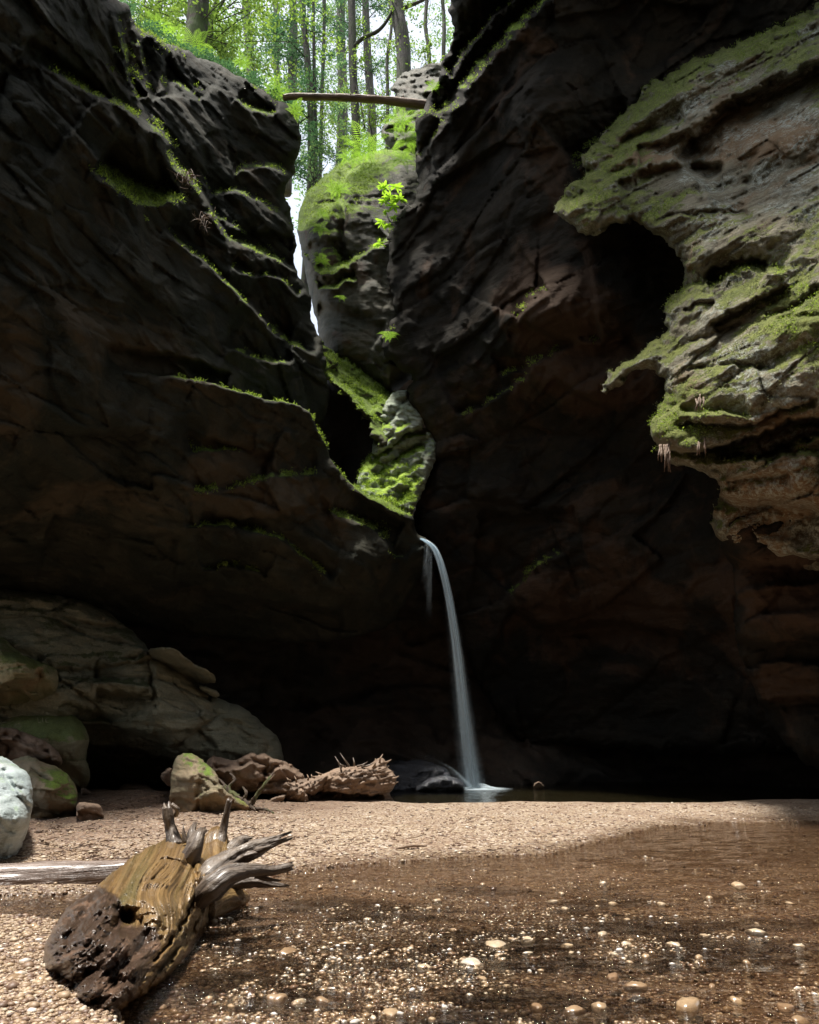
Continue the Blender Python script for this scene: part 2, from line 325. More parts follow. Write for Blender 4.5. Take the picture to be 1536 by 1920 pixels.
# ------------------------------------------------------------------ rock builder: traced outline, own depth, solid
Q = 1.0
def relief(name, mat, outline, ctrl, ledges=(), unders=(), bumps=(), step=4, w=40, R=1.0, rusts=(), thick=2.0, fb=(0.25, 0.5), strata=None, jag=(5, 30), sm=1,
           facet=None, moss=(), seed=0, cracks=(), parent=None, sand=None, oct=6, extra=None, lm=1.0, hf=0.03, blk=()):
    step = step / Q
    poly = chaikin(outline, sm) if sm else np.array(outline, float)
    x0, y0 = poly.min(0) - step * 3; x1, y1 = poly.max(0) + step * 3
    X, Y = np.meshgrid(np.arange(x0, x1 + step, step), np.arange(y0, y1 + step, step))
    sg = polydist(X, Y, poly)
    jn = fbm(np.stack([X / jag[1], Y / jag[1], np.full(X.shape, seed * 3.7)], -1), 4, 0.55)
    sg = sg + jn * jag[0]
    gy_, gx_ = np.gradient(sg, step); gl = gx_ ** 2 + gy_ ** 2 + 1e-6
    ins = sg > 0
    cell = ins[:-1, :-1] | ins[1:, :-1] | ins[:-1, 1:] | ins[1:, 1:]
    used = np.zeros(X.shape, bool)
    for a in (slice(None, -1), slice(1, None)):
        for c in (slice(None, -1), slice(1, None)): used[a, c] |= cell
    bd = used & ~ins
    mv = np.where(bd, np.clip(-sg / gl, 0, step * 1.5), 0)
    X = X + mv * gx_; Y = Y + mv * gy_; sg = np.where(bd, 0, sg)
    D = rbf(ctrl)(X, Y)
    D0 = D.copy(); MO = np.zeros(X.shape)
    wob = fbm(np.stack([X / 60, Y / 60, np.full(X.shape, seed + 5.1)], -1), 3) * 10
    wob2 = fbm(np.stack([X / 22, Y / 22, np.full(X.shape, seed + 9.1)], -1), 3) * 5
    for L in ledges:                      # (pts, recess, width, decay[, lip])
        pts = chaikin(L[0], 2, False); d, bi, bt, bs = segdist(X + wob2, Y + wob * 0.6 + wob2, pts[:-1], pts[1:])
        par = (bi + bt) / (len(pts) - 1); e = sst(0, 0.12, par) * sst(1, 0.88, par); dd = d * bs   # + above for left-to-right
        lip = L[4] if len(L) > 4 else 0.35
        MO = np.maximum(MO, e * sst(-1.2, .6, wob2 * .35 + wob * .06) * sst(-2, 3, dd) * np.exp(-np.maximum(dd - L[2] * 0.8, 0) / (L[2] * 0.9 + 4)))
        D = D + e * L[1] * sst(0, L[2], dd) * np.exp(-np.maximum(dd - L[2], 0) / L[3])
        D = D - e * L[1] * lip * np.where(dd < 0, np.exp(dd / (L[3] * 0.5)), np.exp(-dd / (L[2] * 0.5)))
    for L in unders:                      # (pts, recess, width, decay): rock falls back below the line
        pts = chaikin(L[0], 2, False); d, bi, bt, bs = segdist(X + wob2, Y + wob * 0.5 + wob2, pts[:-1], pts[1:])
        par = (bi + bt) / (len(pts) - 1); e = sst(0, 0.12, par) * sst(1, 0.88, par); dd = -d * bs
        D = D + e * L[1] * sst(0, L[2], dd) * np.exp(-np.maximum(dd - L[2], 0) / L[3])
    for (bx, by, rx, ry, h) in bumps:
        D = D - h * np.exp(-(((X - bx) / rx) ** 2 + ((Y - by) / ry) ** 2) ** 1.3)
    for L in cracks:                      # (pts, depth, width)
        pts = chaikin(L[0], 1, False); d, bi, bt, bs = segdist(X + wob2, Y + wob2, pts[:-1], pts[1:])
        D = D + L[1] * np.exp(-(d / L[2]) ** 2)
    Pw = P(X, Y, D0); sd = seed * 11.3
    big = fbm(Pw * fb[1] + sd, min(oct, 4), 0.45)
    rd = fbm(Pw * fb[1] * 1.3 + sd + 31, min(oct, 4), 0.45, True) - 1.0
    D = D + fb[0] * (big * 1.1 + rd * 0.28) + hf * (fbm(Pw * 5.5 + sd, 4, .6) + 0.6 * fbm(Pw * 2.6 + sd + 3, 3, .6, True))
    if strata:
        nrm, freq, amp = strata; nrm = np.array(nrm, float); nrm /= np.linalg.norm(nrm)
        s = (Pw @ nrm) * freq + fbm(Pw * 0.35 + sd, 3) * 1.6
        z = np.zeros(s.shape)
        h1 = perlin(np.stack([s, z + 3.3, z], -1)); h2 = perlin(np.stack([s * 2.7, z + 8.3 + Pw[..., 0] * 0.1, z], -1)); h3 = perlin(np.stack([s * 6.5, z + Pw[..., 0] * 0.25, z + 2], -1))
        st_ = np.tanh(h1 * 3.2) * 0.55 + np.tanh(h2 * 3) * 0.28 + h3 * 0.35
        msk = 0.35 + 0.65 * sst(-0.3, 0.4, fbm(Pw * 0.4 + sd + 9, 3))
        D = D + amp * st_ * msk
    if facet:
        K, sl, off = facet; rr = np.random.default_rng(seed + 100)
        c = poly.mean(0); hs = np.array([np.ptp(poly[:, 0]), np.ptp(poly[:, 1])]) / 2
        u = (X - c[0]) / hs[0]; v = (Y - c[1]) / hs[1]; h = 0
        for k in range(K):
            a = 2 * math.pi * (k + rr.uniform(-.35, .35)) / K
            h = np.maximum(h, (u * math.cos(a) + v * math.sin(a) - rr.uniform(off * 0.3, off)) * sl * rr.uniform(0.7, 1.4))
        D = D + h + (u * rr.uniform(-.12, .12)) * sl
    for k_, (n_, sz_, am_) in enumerate(blk): D = D + am_ * blocks(Pw, n_, sz_, seed=seed + k_)
    if extra: D = extra(X, Y, D)
    q = np.clip(1 - sg / w, 0, 1); off = R * (1 - np.sqrt(np.clip(1 - q ** 2.0, 0, 1)))
    Df = D + off; De = Df
    base = D + R
    Db = base + (R - off) / R * thick
    VF = P(X, Y, Df); VB = P(X, Y, Db)
    idf = -np.ones(X.shape, int); idf[used] = np.arange(used.sum())
    idb = idf.copy(); inn = used & ins; nfr = used.sum(); idb[inn] = nfr + np.arange(inn.sum())
    V = np.vstack([VF[used], VB[inn]])
    ci, cj = np.nonzero(cell)
    A, B_, C_, D_ = (ci, cj), (ci, cj + 1), (ci + 1, cj + 1), (ci + 1, cj)
    Ff = np.stack([idf[A], idf[D_], idf[C_], idf[B_]], 1); Fb = np.stack([idb[A], idb[B_], idb[C_], idb[D_]], 1)
    mo = lm * MO
    for (mx, my, mr, mw) in moss: mo = mo + mw * np.exp(-(((X - mx) ** 2 + (Y - my) ** 2) / mr ** 2))
    at = {'moss': np.concatenate([mo[used], mo[inn]])}
    if rusts:
        ru = sum(mw * np.exp(-(((X - mx) / rx) ** 2 + ((Y - my) / ry) ** 2)) for (mx, my, rx, ry, mw) in rusts); at['rustw'] = np.concatenate([ru[used], ru[inn]])
    if sand:
        sa = sst(sand[0], sand[1], Y + jn * 20); at['sand'] = np.concatenate([sa[used], sa[inn]])
    return mk(name, V, np.vstack([Ff, Fb]), mat, parent=parent, attrs=at)
# ------------------------------------------------------------------ cliffs
LS = (0.45, -0.1, 0.85)      # strata normals
RS = (-0.45, -0.1, 0.9)
def cliff(o, label):
    return tag(o, label, None, None, 'structure')
# upper left cliff
A_ = [(39,105),(129,160),(195,187),(230,207),(266,234),(300,254),(312,275),(316,305),(340,324),(367,351),(390,390),(414,449),(453,465),(500,484),(555,508),(586,547)]
C_ = [(305,430),(345,465),(400,508),(440,550),(485,585),(505,624),(532,644),(598,668)]
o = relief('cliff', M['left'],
  [(-520,-230),(-200,-260),(60,-500),(195,-620),(192,-200),(196,0),(225,2),(245,20),(262,55),(300,70),(330,92),(380,108),(420,128),(470,155),(505,178),(540,192),(552,215),(562,245),(563,285),(553,320),(533,360),(540,385),(552,410),(552,450),(551,492),(562,520),(578,548),(584,590),(592,620),(604,650),(611,690),(617,730),(619,770),(600,800),(450,820),(200,820),(-520,820)],
  [(-500,-300,6.2),(-500,0,6.2),(-500,400,6),(-500,800,6),(-200,-300,6.8),(0,-500,7),(190,-400,9),(0,0,7.6),(0,300,8),(0,600,8.6),(0,800,8.8),(150,100,9.4),(200,0,10.2),(190,170,9.8),(300,250,11.2),(250,340,10.4),(300,480,11.4),(200,650,10),(380,130,15),(330,120,13.8),(470,180,16),(550,250,17),(420,300,14.6),(550,420,16.4),(460,400,14.4),(560,580,16),(450,520,13.2),(610,700,16.4),(420,700,12.6),(520,700,14.4),(600,790,16.6),(300,800,11.3)],
  ledges=[(A_, 1.1, 12, 70), ([(165,330),(200,352),(235,372),(280,392),(312,390),(345,372)], 1.25, 44, 34, .1), (C_, .8, 9, 50),
          ([(420,652),(470,672),(510,682),(550,680)], .8, 9, 40), ([(380,400),(430,420),(470,450)], .4, 7, 30), ([(430,500),(470,520),(520,520),(560,560)], .5, 8, 30),
          ([(450,560),(490,600),(540,640)], .5, 7, 25),([(300,60),(305,130),(300,180)], .5, 12, 30),
          ([(215,30),(228,90),(238,150),(258,190)], .6, 9, 30),([(258,80),(268,130),(280,190)], .5, 9, 25),
          ([(440,190),(470,215),(520,222)], .7, 12, 30), ([(300,150),(340,160),(375,190)], .35, 8, 40), ([(440,330),(500,310),(555,340)], .6, 14, 50), ([(390,370),(450,360),(520,400),(550,440)], .5, 12, 50)],
  unders=[([(60,60),(150,130),(200,170)], .5, 20, 80), ([(420,440),(480,430),(556,445)], .5, 14, 40), ([(200,640),(330,660),(440,700)], .5, 14, 50)],
  w=26, R=.8, thick=1.5, fb=(.26,.5), strata=(LS, .9, .16), jag=(6,34), step=3.5, seed=1, blk=((LS,1.6,.20),(LS,.5,.07)), hf=.02, rusts=[(20,750,60,160,1),(300,850,150,80,.4),(250,620,120,60,.4)], moss=[(240,90,45,1.6),(270,365,60,1.0),(470,150,90,.4),(350,330,50,.6),(330,80,60,.4)])  # moss on the slab also paints the brightness of its lit face
cliff(o, 'dark overhanging sandstone cliff with thin moss lit ledges')
# lower left block that carries the lip of the fall
E_ = [(280,700),(387,718),(473,741),(532,757),(575,765),(594,808),(622,855),(634,886),(669,917),(720,940),(768,960)]
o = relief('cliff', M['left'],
  [(-520,640),(0,655),(200,690),(300,702),(387,716),(473,739),(532,755),(573,762),(592,800),(612,838),(630,878),(640,892),(669,915),(720,939),(766,958),(776,970),(777,990),(786,1004),(800,1012),(815,1030),(798,1060),(780,1100),(750,1150),(715,1185),(600,1208),(460,1200),(350,1190),(200,1165),(-520,1120)],
  [(-500,700,5.2),(-500,900,5.6),(-500,1150,11),(0,680,8.8),(0,850,9.2),(0,1000,11.8),(0,1150,15),(300,720,11.2),(300,850,11.4),(300,1000,12.2),(300,1100,13.6),(300,1190,16.3),(480,760,12.8),(500,900,13),(500,1000,13.4),(500,1100,14.4),(500,1200,16.6),(600,850,14.2),(600,1000,14.2),(650,950,14.7),(700,960,15.2),(700,1050,15.1),(680,1130,15.8),(680,1190,17.2),(770,975,16),(800,1030,16.4),(770,1100,17.4)],
  ledges=[(E_, .9, 16, 14, .25), ([(618,862),(640,905),(672,930),(720,953),(772,974)], .9, 20, 20, .2), ([(340,985),(368,991),(434,984),(473,999),(532,1015),(551,1034),(590,1066),(622,1093)], .35, 10, 45,.3), ([(618,962),(649,974),(700,990),(722,1015),(734,1050)], .55, 14, 40),
          ([(355,850),(400,845),(480,850)], .25, 8, 30), ([(380,1075),(440,1060),(500,1085)], .3, 10, 40), ([(360,930),(430,920),(500,900),(600,890)], .25, 12, 50)],
  unders=[([(350,800),(430,830),(520,850)], .35, 10, 50), ([(380,950),(450,975),(540,960),(610,930)], .35, 10, 40), ([(100,960),(200,990),(340,1000)], .4, 12, 60),([(640,880),(700,950),(760,975)], .5, 12, 50), ([(330,1090),(450,1110),(560,1130),(650,1140)], .5, 20, 60)],
  bumps=[(690,1050,60,60,.15)], w=12, R=.35, thick=6, fb=(.28,.6), strata=(LS, 1.2, .12), jag=(4,30), step=3.5, seed=2, blk=((LS,1.3,.20),(LS,.45,.08)), hf=.02, rusts=[(430,870,90,40,1),(520,940,90,40,1),(400,920,60,60,.7),(150,930,120,40,.7),(620,960,40,40,.6),(30,760,60,90,1)], moss=[(690,925,30,1.0),(740,950,30,1.0),(600,830,30,.8),(480,745,60,.4)])
cliff(o, 'dark lower cliff block with a bright moss edged top beside the waterfall')
# right dark wall
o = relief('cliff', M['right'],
  [(838,-620),(838,-100),(842,0),(849,49),(854,68),(834,107),(831,130),(811,169),(792,202),(776,234),(784,270),(776,293),(778,326),(784,378),(756,388),(737,410),(729,456),(726,512),(733,553),(741,600),(719,637),(716,655),(725,675),(750,692),(774,709),(758,728),(764,750),(784,781),(818,822),(817,848),(800,887),(796,912),(780,937),(772,964),(776,1000),(800,1050),(830,1100),(900,1300),(1000,1420),(2000,1400),(2000,-620)],
  [(840,-600,8.5),(1400,-600,7),(2000,-600,6),(850,-200,12),(2000,0,9),(2000,600,9),(2000,1200,11),(850,0,14.2),(870,80,14.4),(790,250,15.8),(950,60,12.8),(1000,200,12.8),(1150,0,12.3),(1200,150,13.4),(1400,50,12.6),(1100,300,13.4),(780,400,16.5),(900,400,15),(735,550,17),(850,600,16.2),(1000,600,14),(720,660,17.2),(775,710,17.2),(820,830,17.4),(900,850,17.3),(775,960,17.4),(850,1000,17.9),(1000,900,16.8),(1100,800,15.4),(1200,600,13.2),(1250,900,15),(1300,1000,14.4),(1050,1050,16.6),(1100,1150,17.5),(900,1150,18.6),(1536,1100,11.5),(1500,1300,13),(1000,1300,19.3),(1300,1300,17),(1000,1420,20.2),(1500,600,12),(1500,100,12),(1900,1400,13.5)],
  ledges=[([(835,232),(866,184),(896,144),(946,89),(998,37),(1040,-5),(1100,-80)], 1.7, 26, 40, .25), ([(850,150),(884,98),(924,46),(970,0),(1005,-40)], 1.5, 18, 30, .3), ([(796,300),(812,270),(850,215),(880,180)], .5, 12, 20),
          ([(975,600),(990,570),(1030,545)], .5, 12, 60), ([(935,710),(1000,690),(1060,650),(1130,640)], .4, 12, 60), ([(860,790),(940,745),(985,720),(1000,690)], .4, 14, 60),
          ([(965,1120),(1010,1060),(1060,1040)], .5, 16, 90), ([(1080,320),(1150,265),(1200,240)], .8, 30, 50)],
  unders=[([(960,1130),(1040,1170),(1120,1150),(1300,1180)], .6, 25, 90), ([(980,590),(1040,630),(1120,640),(1180,610)], .4, 15, 60), ([(900,950),(980,960),(1080,940)], .4, 20, 90),([(1040,700),(1100,745),(1160,760)], .4, 15, 70)],
  bumps=[(1060,570,90,70,.8),(1080,720,80,60,.7),(860,940,90,80,.3)], w=20, R=.6, thick=3.2, fb=(.30,.45), strata=(RS, .8, .13), jag=(7,36), step=3.5, seed=3, blk=((RS,1.8,.22),(RS,.6,.08)), hf=.02, rusts=[(1060,570,90,50,1.2),(1120,690,120,60,1.2),(1010,640,60,90,.7),(1150,1150,200,90,.8),(1500,1150,120,120,1.2),(1000,250,120,200,.3)],
  moss=[(880,150,40,.8),(960,60,40,.8),(1030,0,40,.8),(730,640,30,1.2),(800,250,50,.8),(730,450,50,.7),(780,950,30,.4)])
cliff(o, 'tall dark overhanging cliff with a moss green crest beside the gap')
# near right cliff, lit from above
o = relief('cliff', M['lit'],
  [(2050,-320),(1700,-120),(1536,8),(1490,35),(1448,59),(1397,72),(1370,90),(1342,100),(1290,112),(1260,140),(1209,160),(1185,200),(1160,222),(1120,262),(1085,305),(1100,325),(1060,359),(1042,379),(1043,404),(1092,436),(1127,441),(1166,414),(1209,424),(1255,458),(1289,500),(1282,545),(1248,558),(1245,594),(1248,630),(1209,647),(1174,680),(1130,711),(1128,742),(1155,727),(1186,697),(1225,690),(1250,723),(1238,768),(1217,789),(1217,818),(1237,852),(1276,876),(1340,889),(1358,926),(1330,957),(1333,984),(1346,1010),(1420,1040),(1536,1075),(2050,1130)],
  [(2000,-300,7.2),(2000,200,6),(2000,700,5.6),(2000,1100,7.8),(1536,50,9.9),(1400,80,11),(1280,120,11.9),(1200,170,12.1),(1190,240,11.7),(1060,370,11.5),(1090,425,10.9),(1200,410,10.4),(1300,330,10.2),(1340,200,10.3),(1536,110,9),(1536,300,8.9),(1285,520,9.8),(1250,600,10),(1240,650,10.1),(1130,725,11.2),(1400,520,9),(1536,550,8),(1400,680,8.7),(1300,740,9.1),(1225,800,9.3),(1536,760,7.9),(1300,860,9.2),(1420,860,8.7),(1536,850,8.3),(1360,950,9.7),(1450,960,9.3),(1536,960,9),(1346,1000,10.2),(1450,1040,10.3),(1536,1060,9.6),(1400,1150,11.2),(1536,1180,10.2),(1450,1330,12.2),(1536,1400,11.9),(1700,1250,10),(2000,1450,9.5)],
  ledges=[([(1150,280),(1180,242),(1230,205),(1285,160),(1344,112)], .55, 30, 30,.3), ([(1110,345),(1150,320),(1190,285),(1240,262),(1300,236)], .5, 26, 30), ([(1060,400),(1090,385),(1131,350),(1170,330),(1200,325)], .35, 16, 30),
          ([(1190,440),(1230,415),(1280,372),(1340,366),(1420,350)], .3, 14, 40), ([(1335,545),(1362,520),(1420,500),(1470,520)], .35, 14, 22,.5), ([(1250,590),(1290,545),(1320,540)], .25, 10, 20,.5),
          ([(1350,872),(1436,862),(1480,845),(1536,824),(1650,790)], .8, 12, 16,.3), ([(1440,875),(1490,850),(1536,862)], .3, 10, 20),([(1226,790),(1262,770),(1300,785),(1342,776),(1405,785)], .25, 10, 25,.5),
          ([(1450,65),(1490,60),(1536,30)], .4, 14, 20),([(1380,120),(1440,90),(1500,75)], .3, 12, 25)],
  unders=[([(1250,285),(1300,236),(1346,190),(1405,158),(1470,132),(1536,107),(1700,50)], 1.3, 26, 75), ([(1190,268),(1230,262),(1295,236)], .5, 12, 28), ([(1150,332),(1220,305),(1290,300),(1360,300)], .6, 16, 30),
          ([(1319,508),(1366,488),(1405,478),(1440,486)], .55, 9, 26), ([(1330,604),(1366,584),(1395,570),(1443,546),(1480,530)], .5, 8, 16), ([(1280,580),(1310,560),(1340,560)], .2, 6, 12),
          ([(1270,790),(1342,791),(1405,792),(1452,772),(1536,740)], .35, 6, 12), ([(1240,835),(1300,842),(1366,826),(1424,811),(1483,783),(1536,778),(1700,750)], 1.3, 12, 34),
          ([(1350,915),(1400,935),(1460,930),(1536,945),(1700,950)], .9, 20, 60),([(1360,895),(1420,885),(1480,880)], .25, 10, 20),([(1330,1000),(1390,1030),(1470,1040),(1536,1035),(1700,1040)],.7,16,50), ([(1390,1190),(1450,1200),(1536,1180),(1700,1170)],.6,20,70), ([(1430,1320),(1500,1300),(1600,1300)],.5,20,50)],
  cracks=[([(1190,440),(1250,405),(1330,395),(1400,400)], .15, 4), ([(1440,590),(1490,575),(1536,540)], .2, 4), ([(1290,690),(1380,680),(1450,690)], .12, 4),([(1300,640),(1400,600),(1536,590)],.1,4),([(1060,375),(1095,370),(1125,340)],.2,5)],
  w=34, R=.8, thick=2, fb=(.26,.8), strata=(RS, 1.8, .08), jag=(8,24), step=3, seed=4, blk=((RS,.8,.10),(RS,.28,.04)), hf=.025, rusts=[(1420,260,120,50,1.2),(1460,940,120,60,1.2),(1480,800,90,30,1),(1430,1090,60,40,1.2),(1500,1150,90,50,.8),(1480,1280,80,50,.7),(1180,300,80,40,.8),(1300,730,50,30,.5)], moss=[(1110,400,60,.6),(1500,600,50,1.5),(1250,800,50,.9),(1350,160,70,.4),(1450,80,60,.4),(1400,880,90,.3),(1300,720,90,.3),(1420,280,110,-2.5),(1340,620,60,-.7),(1280,700,50,-.6),(1440,700,60,-.5),(1450,820,40,-2),(1470,960,80,-1.5),(1300,290,70,-1.5)])
cliff(o, 'near cliff with lichen and moss covered ledges lit from above')
o = relief('cliff', M['right'],
  [(1340,960),(1346,1010),(1368,1050),(1384,1110),(1374,1170),(1394,1250),(1428,1330),(1478,1405),(1560,1465),(2050,1520),(2050,940),(1500,940)],
  [(1350,1000,10.7),(1400,1080,10.9),(1536,1000,10.2),(1400,1150,11.5),(1536,1180,10.6),(1450,1330,12.4),(1536,1400,12.1),(1700,1250,10.4),(2000,1450,9.5),(2000,1000,8.5)],
  unders=[([(1350,1020),(1400,1050),(1470,1060),(1560,1050),(1700,1040)],.8,16,50), ([(1380,1180),(1440,1200),(1536,1180),(1700,1170)],.7,20,70), ([(1410,1310),(1500,1300),(1600,1300)],.6,20,50)],
  ledges=[([(1370,1120),(1430,1095),(1500,1100),(1600,1080)],.3,8,30), ([(1400,1260),(1470,1240),(1560,1250)],.25,8,30)],
  blk=((RS,1.0,.14),(RS,.35,.05)), w=40, R=.9, thick=1.5, fb=(.25,.7), strata=(RS,1.2,.08), jag=(6,24), step=3.5, seed=14, lm=0, rusts=[(1430,1090,60,40,1.5),(1500,1150,90,50,1.2),(1480,1280,80,50,1),(1536,1040,60,30,1.5)])
cliff(o, 'shadowed rusty brown bulges below the near mossy cliff')  # underside of the near cliff; the darker wall colour paints its shade
# cave behind the fall
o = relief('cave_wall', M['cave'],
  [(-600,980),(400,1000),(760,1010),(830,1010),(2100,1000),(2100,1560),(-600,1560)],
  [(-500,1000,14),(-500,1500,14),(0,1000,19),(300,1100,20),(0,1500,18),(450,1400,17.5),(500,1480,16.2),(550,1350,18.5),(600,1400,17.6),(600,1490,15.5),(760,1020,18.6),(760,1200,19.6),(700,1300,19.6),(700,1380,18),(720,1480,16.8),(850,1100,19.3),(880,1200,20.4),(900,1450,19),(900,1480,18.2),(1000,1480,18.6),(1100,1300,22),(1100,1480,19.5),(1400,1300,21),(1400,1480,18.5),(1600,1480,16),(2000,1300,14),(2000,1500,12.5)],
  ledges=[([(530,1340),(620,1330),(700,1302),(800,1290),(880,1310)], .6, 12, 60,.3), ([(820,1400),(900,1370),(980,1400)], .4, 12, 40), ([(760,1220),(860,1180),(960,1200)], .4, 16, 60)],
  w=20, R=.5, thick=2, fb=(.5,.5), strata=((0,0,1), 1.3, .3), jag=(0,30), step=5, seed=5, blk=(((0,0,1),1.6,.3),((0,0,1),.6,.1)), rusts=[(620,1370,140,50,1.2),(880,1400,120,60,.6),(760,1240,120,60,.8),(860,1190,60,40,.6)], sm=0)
cliff(o, 'dark recessed sandstone wall of the alcove behind the fall')
# rough gorge walls out of view, added to limit the sky light
def wallgrid(name, fn, us, vs, amp=.6, seed=0):
    U, Vv = np.meshgrid(us, vs); Pw = fn(U, Vv)
    n = fbm(Pw * .35 + seed, 5); n2 = fbm(Pw * .35 + seed + 40, 5); Pw = Pw + np.stack([n, n2, n * 0], -1) * amp
    h, w = U.shape; idx = np.arange(h * w).reshape(h, w)
    Fc = np.stack([idx[:-1, :-1], idx[:-1, 1:], idx[1:, 1:], idx[1:, :-1]], -1).reshape(-1, 4)
    return cliff(mk(name, Pw.reshape(-1, 3), Fc, M['right']), 'unseen rough gorge wall added to block sky light')
def back_wall(u, v):                     # u runs left wall -> behind -> right wall, v is height
    a = np.pi * (1.02 + 0.96 * u)        # plan: stadium
    H = 12 + 30 * sst(.16, .42, u); v = -1 + v * (H + 1)  # left end low to let sun in, rest raised to shut out sky
    x = 7.0 * np.cos(a); y = 5.6 + 13 * np.sin(a)
    k = 1 - 0.2 * sst(6, 20, v) * sst(.3, .6, u)
    return np.stack([x * k - 0.2 + .4 * (1 - k) , np.where(y < 0, y * (1 - .2 * sst(4, 18, v)), y), v], -1)
def brow(u, v):                          # unseen wall added above the right cliff to hold back the sky
    x = np.interp(u, [0, .35, .7, 1], [8.5, 6.5, 4.2, 4.5]); y = np.interp(u, [0, .35, .7, 1], [3, 8, 14, 22]); return np.stack([x, y, 19 + 22 * v], -1)
wallgrid('cliff', brow, np.linspace(0, 1, 60), np.linspace(0, 1, 50), .8, 5)
wallgrid('cliff', back_wall, np.linspace(0, 1, 120), np.linspace(0, 1, 60), .5, 3)
# middle crag in the gap
def thing(o, label, cat, group=None): return tag(o, label, cat, group)
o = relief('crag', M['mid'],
  [(556,424),(560,391),(576,361),(598,340),(613,326),(630,312),(652,303),(678,291),(717,279),(760,276),(860,276),(860,760),(772,709),(752,725),(732,744),(700,722),(660,690),(622,668),(600,640),(596,618),(590,585),(578,545),(572,510),(568,480),(561,449)],
  [(560,420,19.2),(580,360,19.8),(650,305,20.4),(720,285,20.2),(850,285,20),(620,420,18.8),(700,420,18.6),(760,450,18.4),(600,500,18.7),(700,520,18.3),(590,600,18.4),(640,650,18.3),(700,640,18.2),(740,740,18.1),(850,750,18)],
  ledges=[([(560,440),(590,420),(620,395),(650,380)], .6, 16, 30), ([(596,545),(620,540),(650,530),(668,528)], .6, 10, 10,.5), ([(597,515),(625,512),(655,500),(668,492)], .5, 12, 20,.5), ([(640,500),(690,480),(728,455)], .4, 10, 40), ([(620,330),(636,300),(690,285)], .5, 18, 25), ([(645,375),(652,340),(665,315)], .4, 10, 30)],
  unders=[([(600,560),(640,565),(690,580),(730,600)], .4, 20, 60), ([(565,470),(590,450),(630,440)], .3, 10, 40)], cracks=[([(640,330),(646,400),(640,470),(652,495)], .5, 7)],
  w=60, R=2.2, thick=.5, fb=(.16,.6), strata=((-.3,0,1), 1.1, .08), jag=(3,26), step=3, seed=6, blk=(((.2,0,1),1.0,0.10),((.2,0,1),0.4,0.04)), moss=[(600,380,70,1.1),(630,520,50,1.4),(660,310,60,1.1),(590,450,40,.8),(730,590,200,-.6),(640,620,60,-1.2)])
thing(o, 'rounded mossy crag filling the gap below the fallen log', 'rock')
o = relief('rock_outcrop', M['mid'],
  [(712,250),(722,232),(745,216),(756,196),(733,172),(736,158),(745,145),(776,130),(831,112),(870,105),(880,320),(760,300),(735,285)],
  [(720,240,21.5),(740,150,22.5),(831,115,22),(870,300,20.5),(780,200,21.2)], w=20, R=.8, thick=1.5, fb=(.4,.7), strata=((-.3,0,1), 1.3, .2), jag=(5,20), step=3, seed=7, blk=(((.2,0,1),0.7,0.2),((.2,0,1),0.28,0.08)), moss=[(790,200,100,-2)])
thing(o, 'dark bare rock outcrop at the right end of the fallen log', 'rock')
# mossy slope, dark hollow and wedges in the lower gap
o = relief('mossy_bank', M['mid'],
  [(596,625),(616,655),(640,672),(690,700),(735,738),(745,770),(735,840),(700,830),(688,790),(668,760),(640,735),(612,712),(600,690)],
  [(600,640,17.6),(640,680,18.6),(640,730,17.2),(690,720,18.6),(700,800,17.2),(735,760,18.2),(740,830,17.4)],
  ledges=[([(610,700),(650,735),(690,780)], .5, 10, 30)], w=10, R=.35, thick=1.5, fb=(.16,1.6), jag=(7,14), step=2.5, seed=8, moss=[(660,700,60,1.4),(700,750,40,1.0)])
thing(o, 'bright sloping bank of moss and roots below the mossy crag', 'bank')
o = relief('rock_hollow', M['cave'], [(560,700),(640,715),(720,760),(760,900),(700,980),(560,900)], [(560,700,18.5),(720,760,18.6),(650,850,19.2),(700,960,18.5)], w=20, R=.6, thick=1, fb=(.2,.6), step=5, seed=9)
thing(o, 'dark recess in the rock behind the green lip of the fall', 'rock')
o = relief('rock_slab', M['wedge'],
  [(748,728),(728,748),(712,780),(703,812),(698,835),(694,850),(706,852),(730,842),(760,812),(790,806),(800,780),(770,748),(765,735)],
  [(750,730,17.9),(700,840,17.2),(780,790,17.5),(735,790,17.35)], ledges=[([(706,830),(730,800),(750,770),(770,750)], .2, 8, 14), ([(714,842),(745,815),(775,795)], .2, 8, 14)],
  w=12, R=.35, thick=1.5, fb=(.16,1.4), strata=((-.8,0,.6), 3.0, .14), jag=(4,14), step=2.5, seed=10, blk=(((.2,0,1),0.3,0.08),((.2,0,1),0.12,0.032)), moss=[(715,800,30,.4),(760,760,40,-.8)])
thing(o, 'brown split slab of layered rock wedged above the green rock', 'rock')
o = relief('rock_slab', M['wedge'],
  [(696,850),(684,872),(668,896),(672,925),(700,950),(768,975),(786,935),(800,905),(818,850),(816,822),(806,806),(790,796),(765,800),(740,815),(718,838)],
  [(700,850,17.4),(680,890,16.9),(720,930,16.5),(770,965,16.5),(800,820,17.7),(815,840,17.3),(790,900,17)],
  ledges=[([(700,880),(730,850),(760,825),(800,815)], .35, 10, 12,.3), ([(700,905),(740,880),(780,850),(812,838)], .3, 10, 14,.3), ([(715,925),(750,905),(775,890),(800,870)], .25, 10, 14), ([(745,950),(770,930),(790,900)], .2, 8, 12)],
  unders=[([(735,862),(765,838),(795,828)], .3, 4, 10)], w=12, R=.3, thick=1.5, fb=(.14,1.6), strata=((-.75,0,.65), 3.2, .15), jag=(4,14), step=2.5, seed=11, blk=(((.2,0,1),0.35,0.1),((.2,0,1),0.14,0.04)), moss=[(740,930,50,.8),(785,930,30,.8),(690,880,30,.8)])
thing(o, 'bright green layered rock wedged in the gap above the waterfall', 'rock')

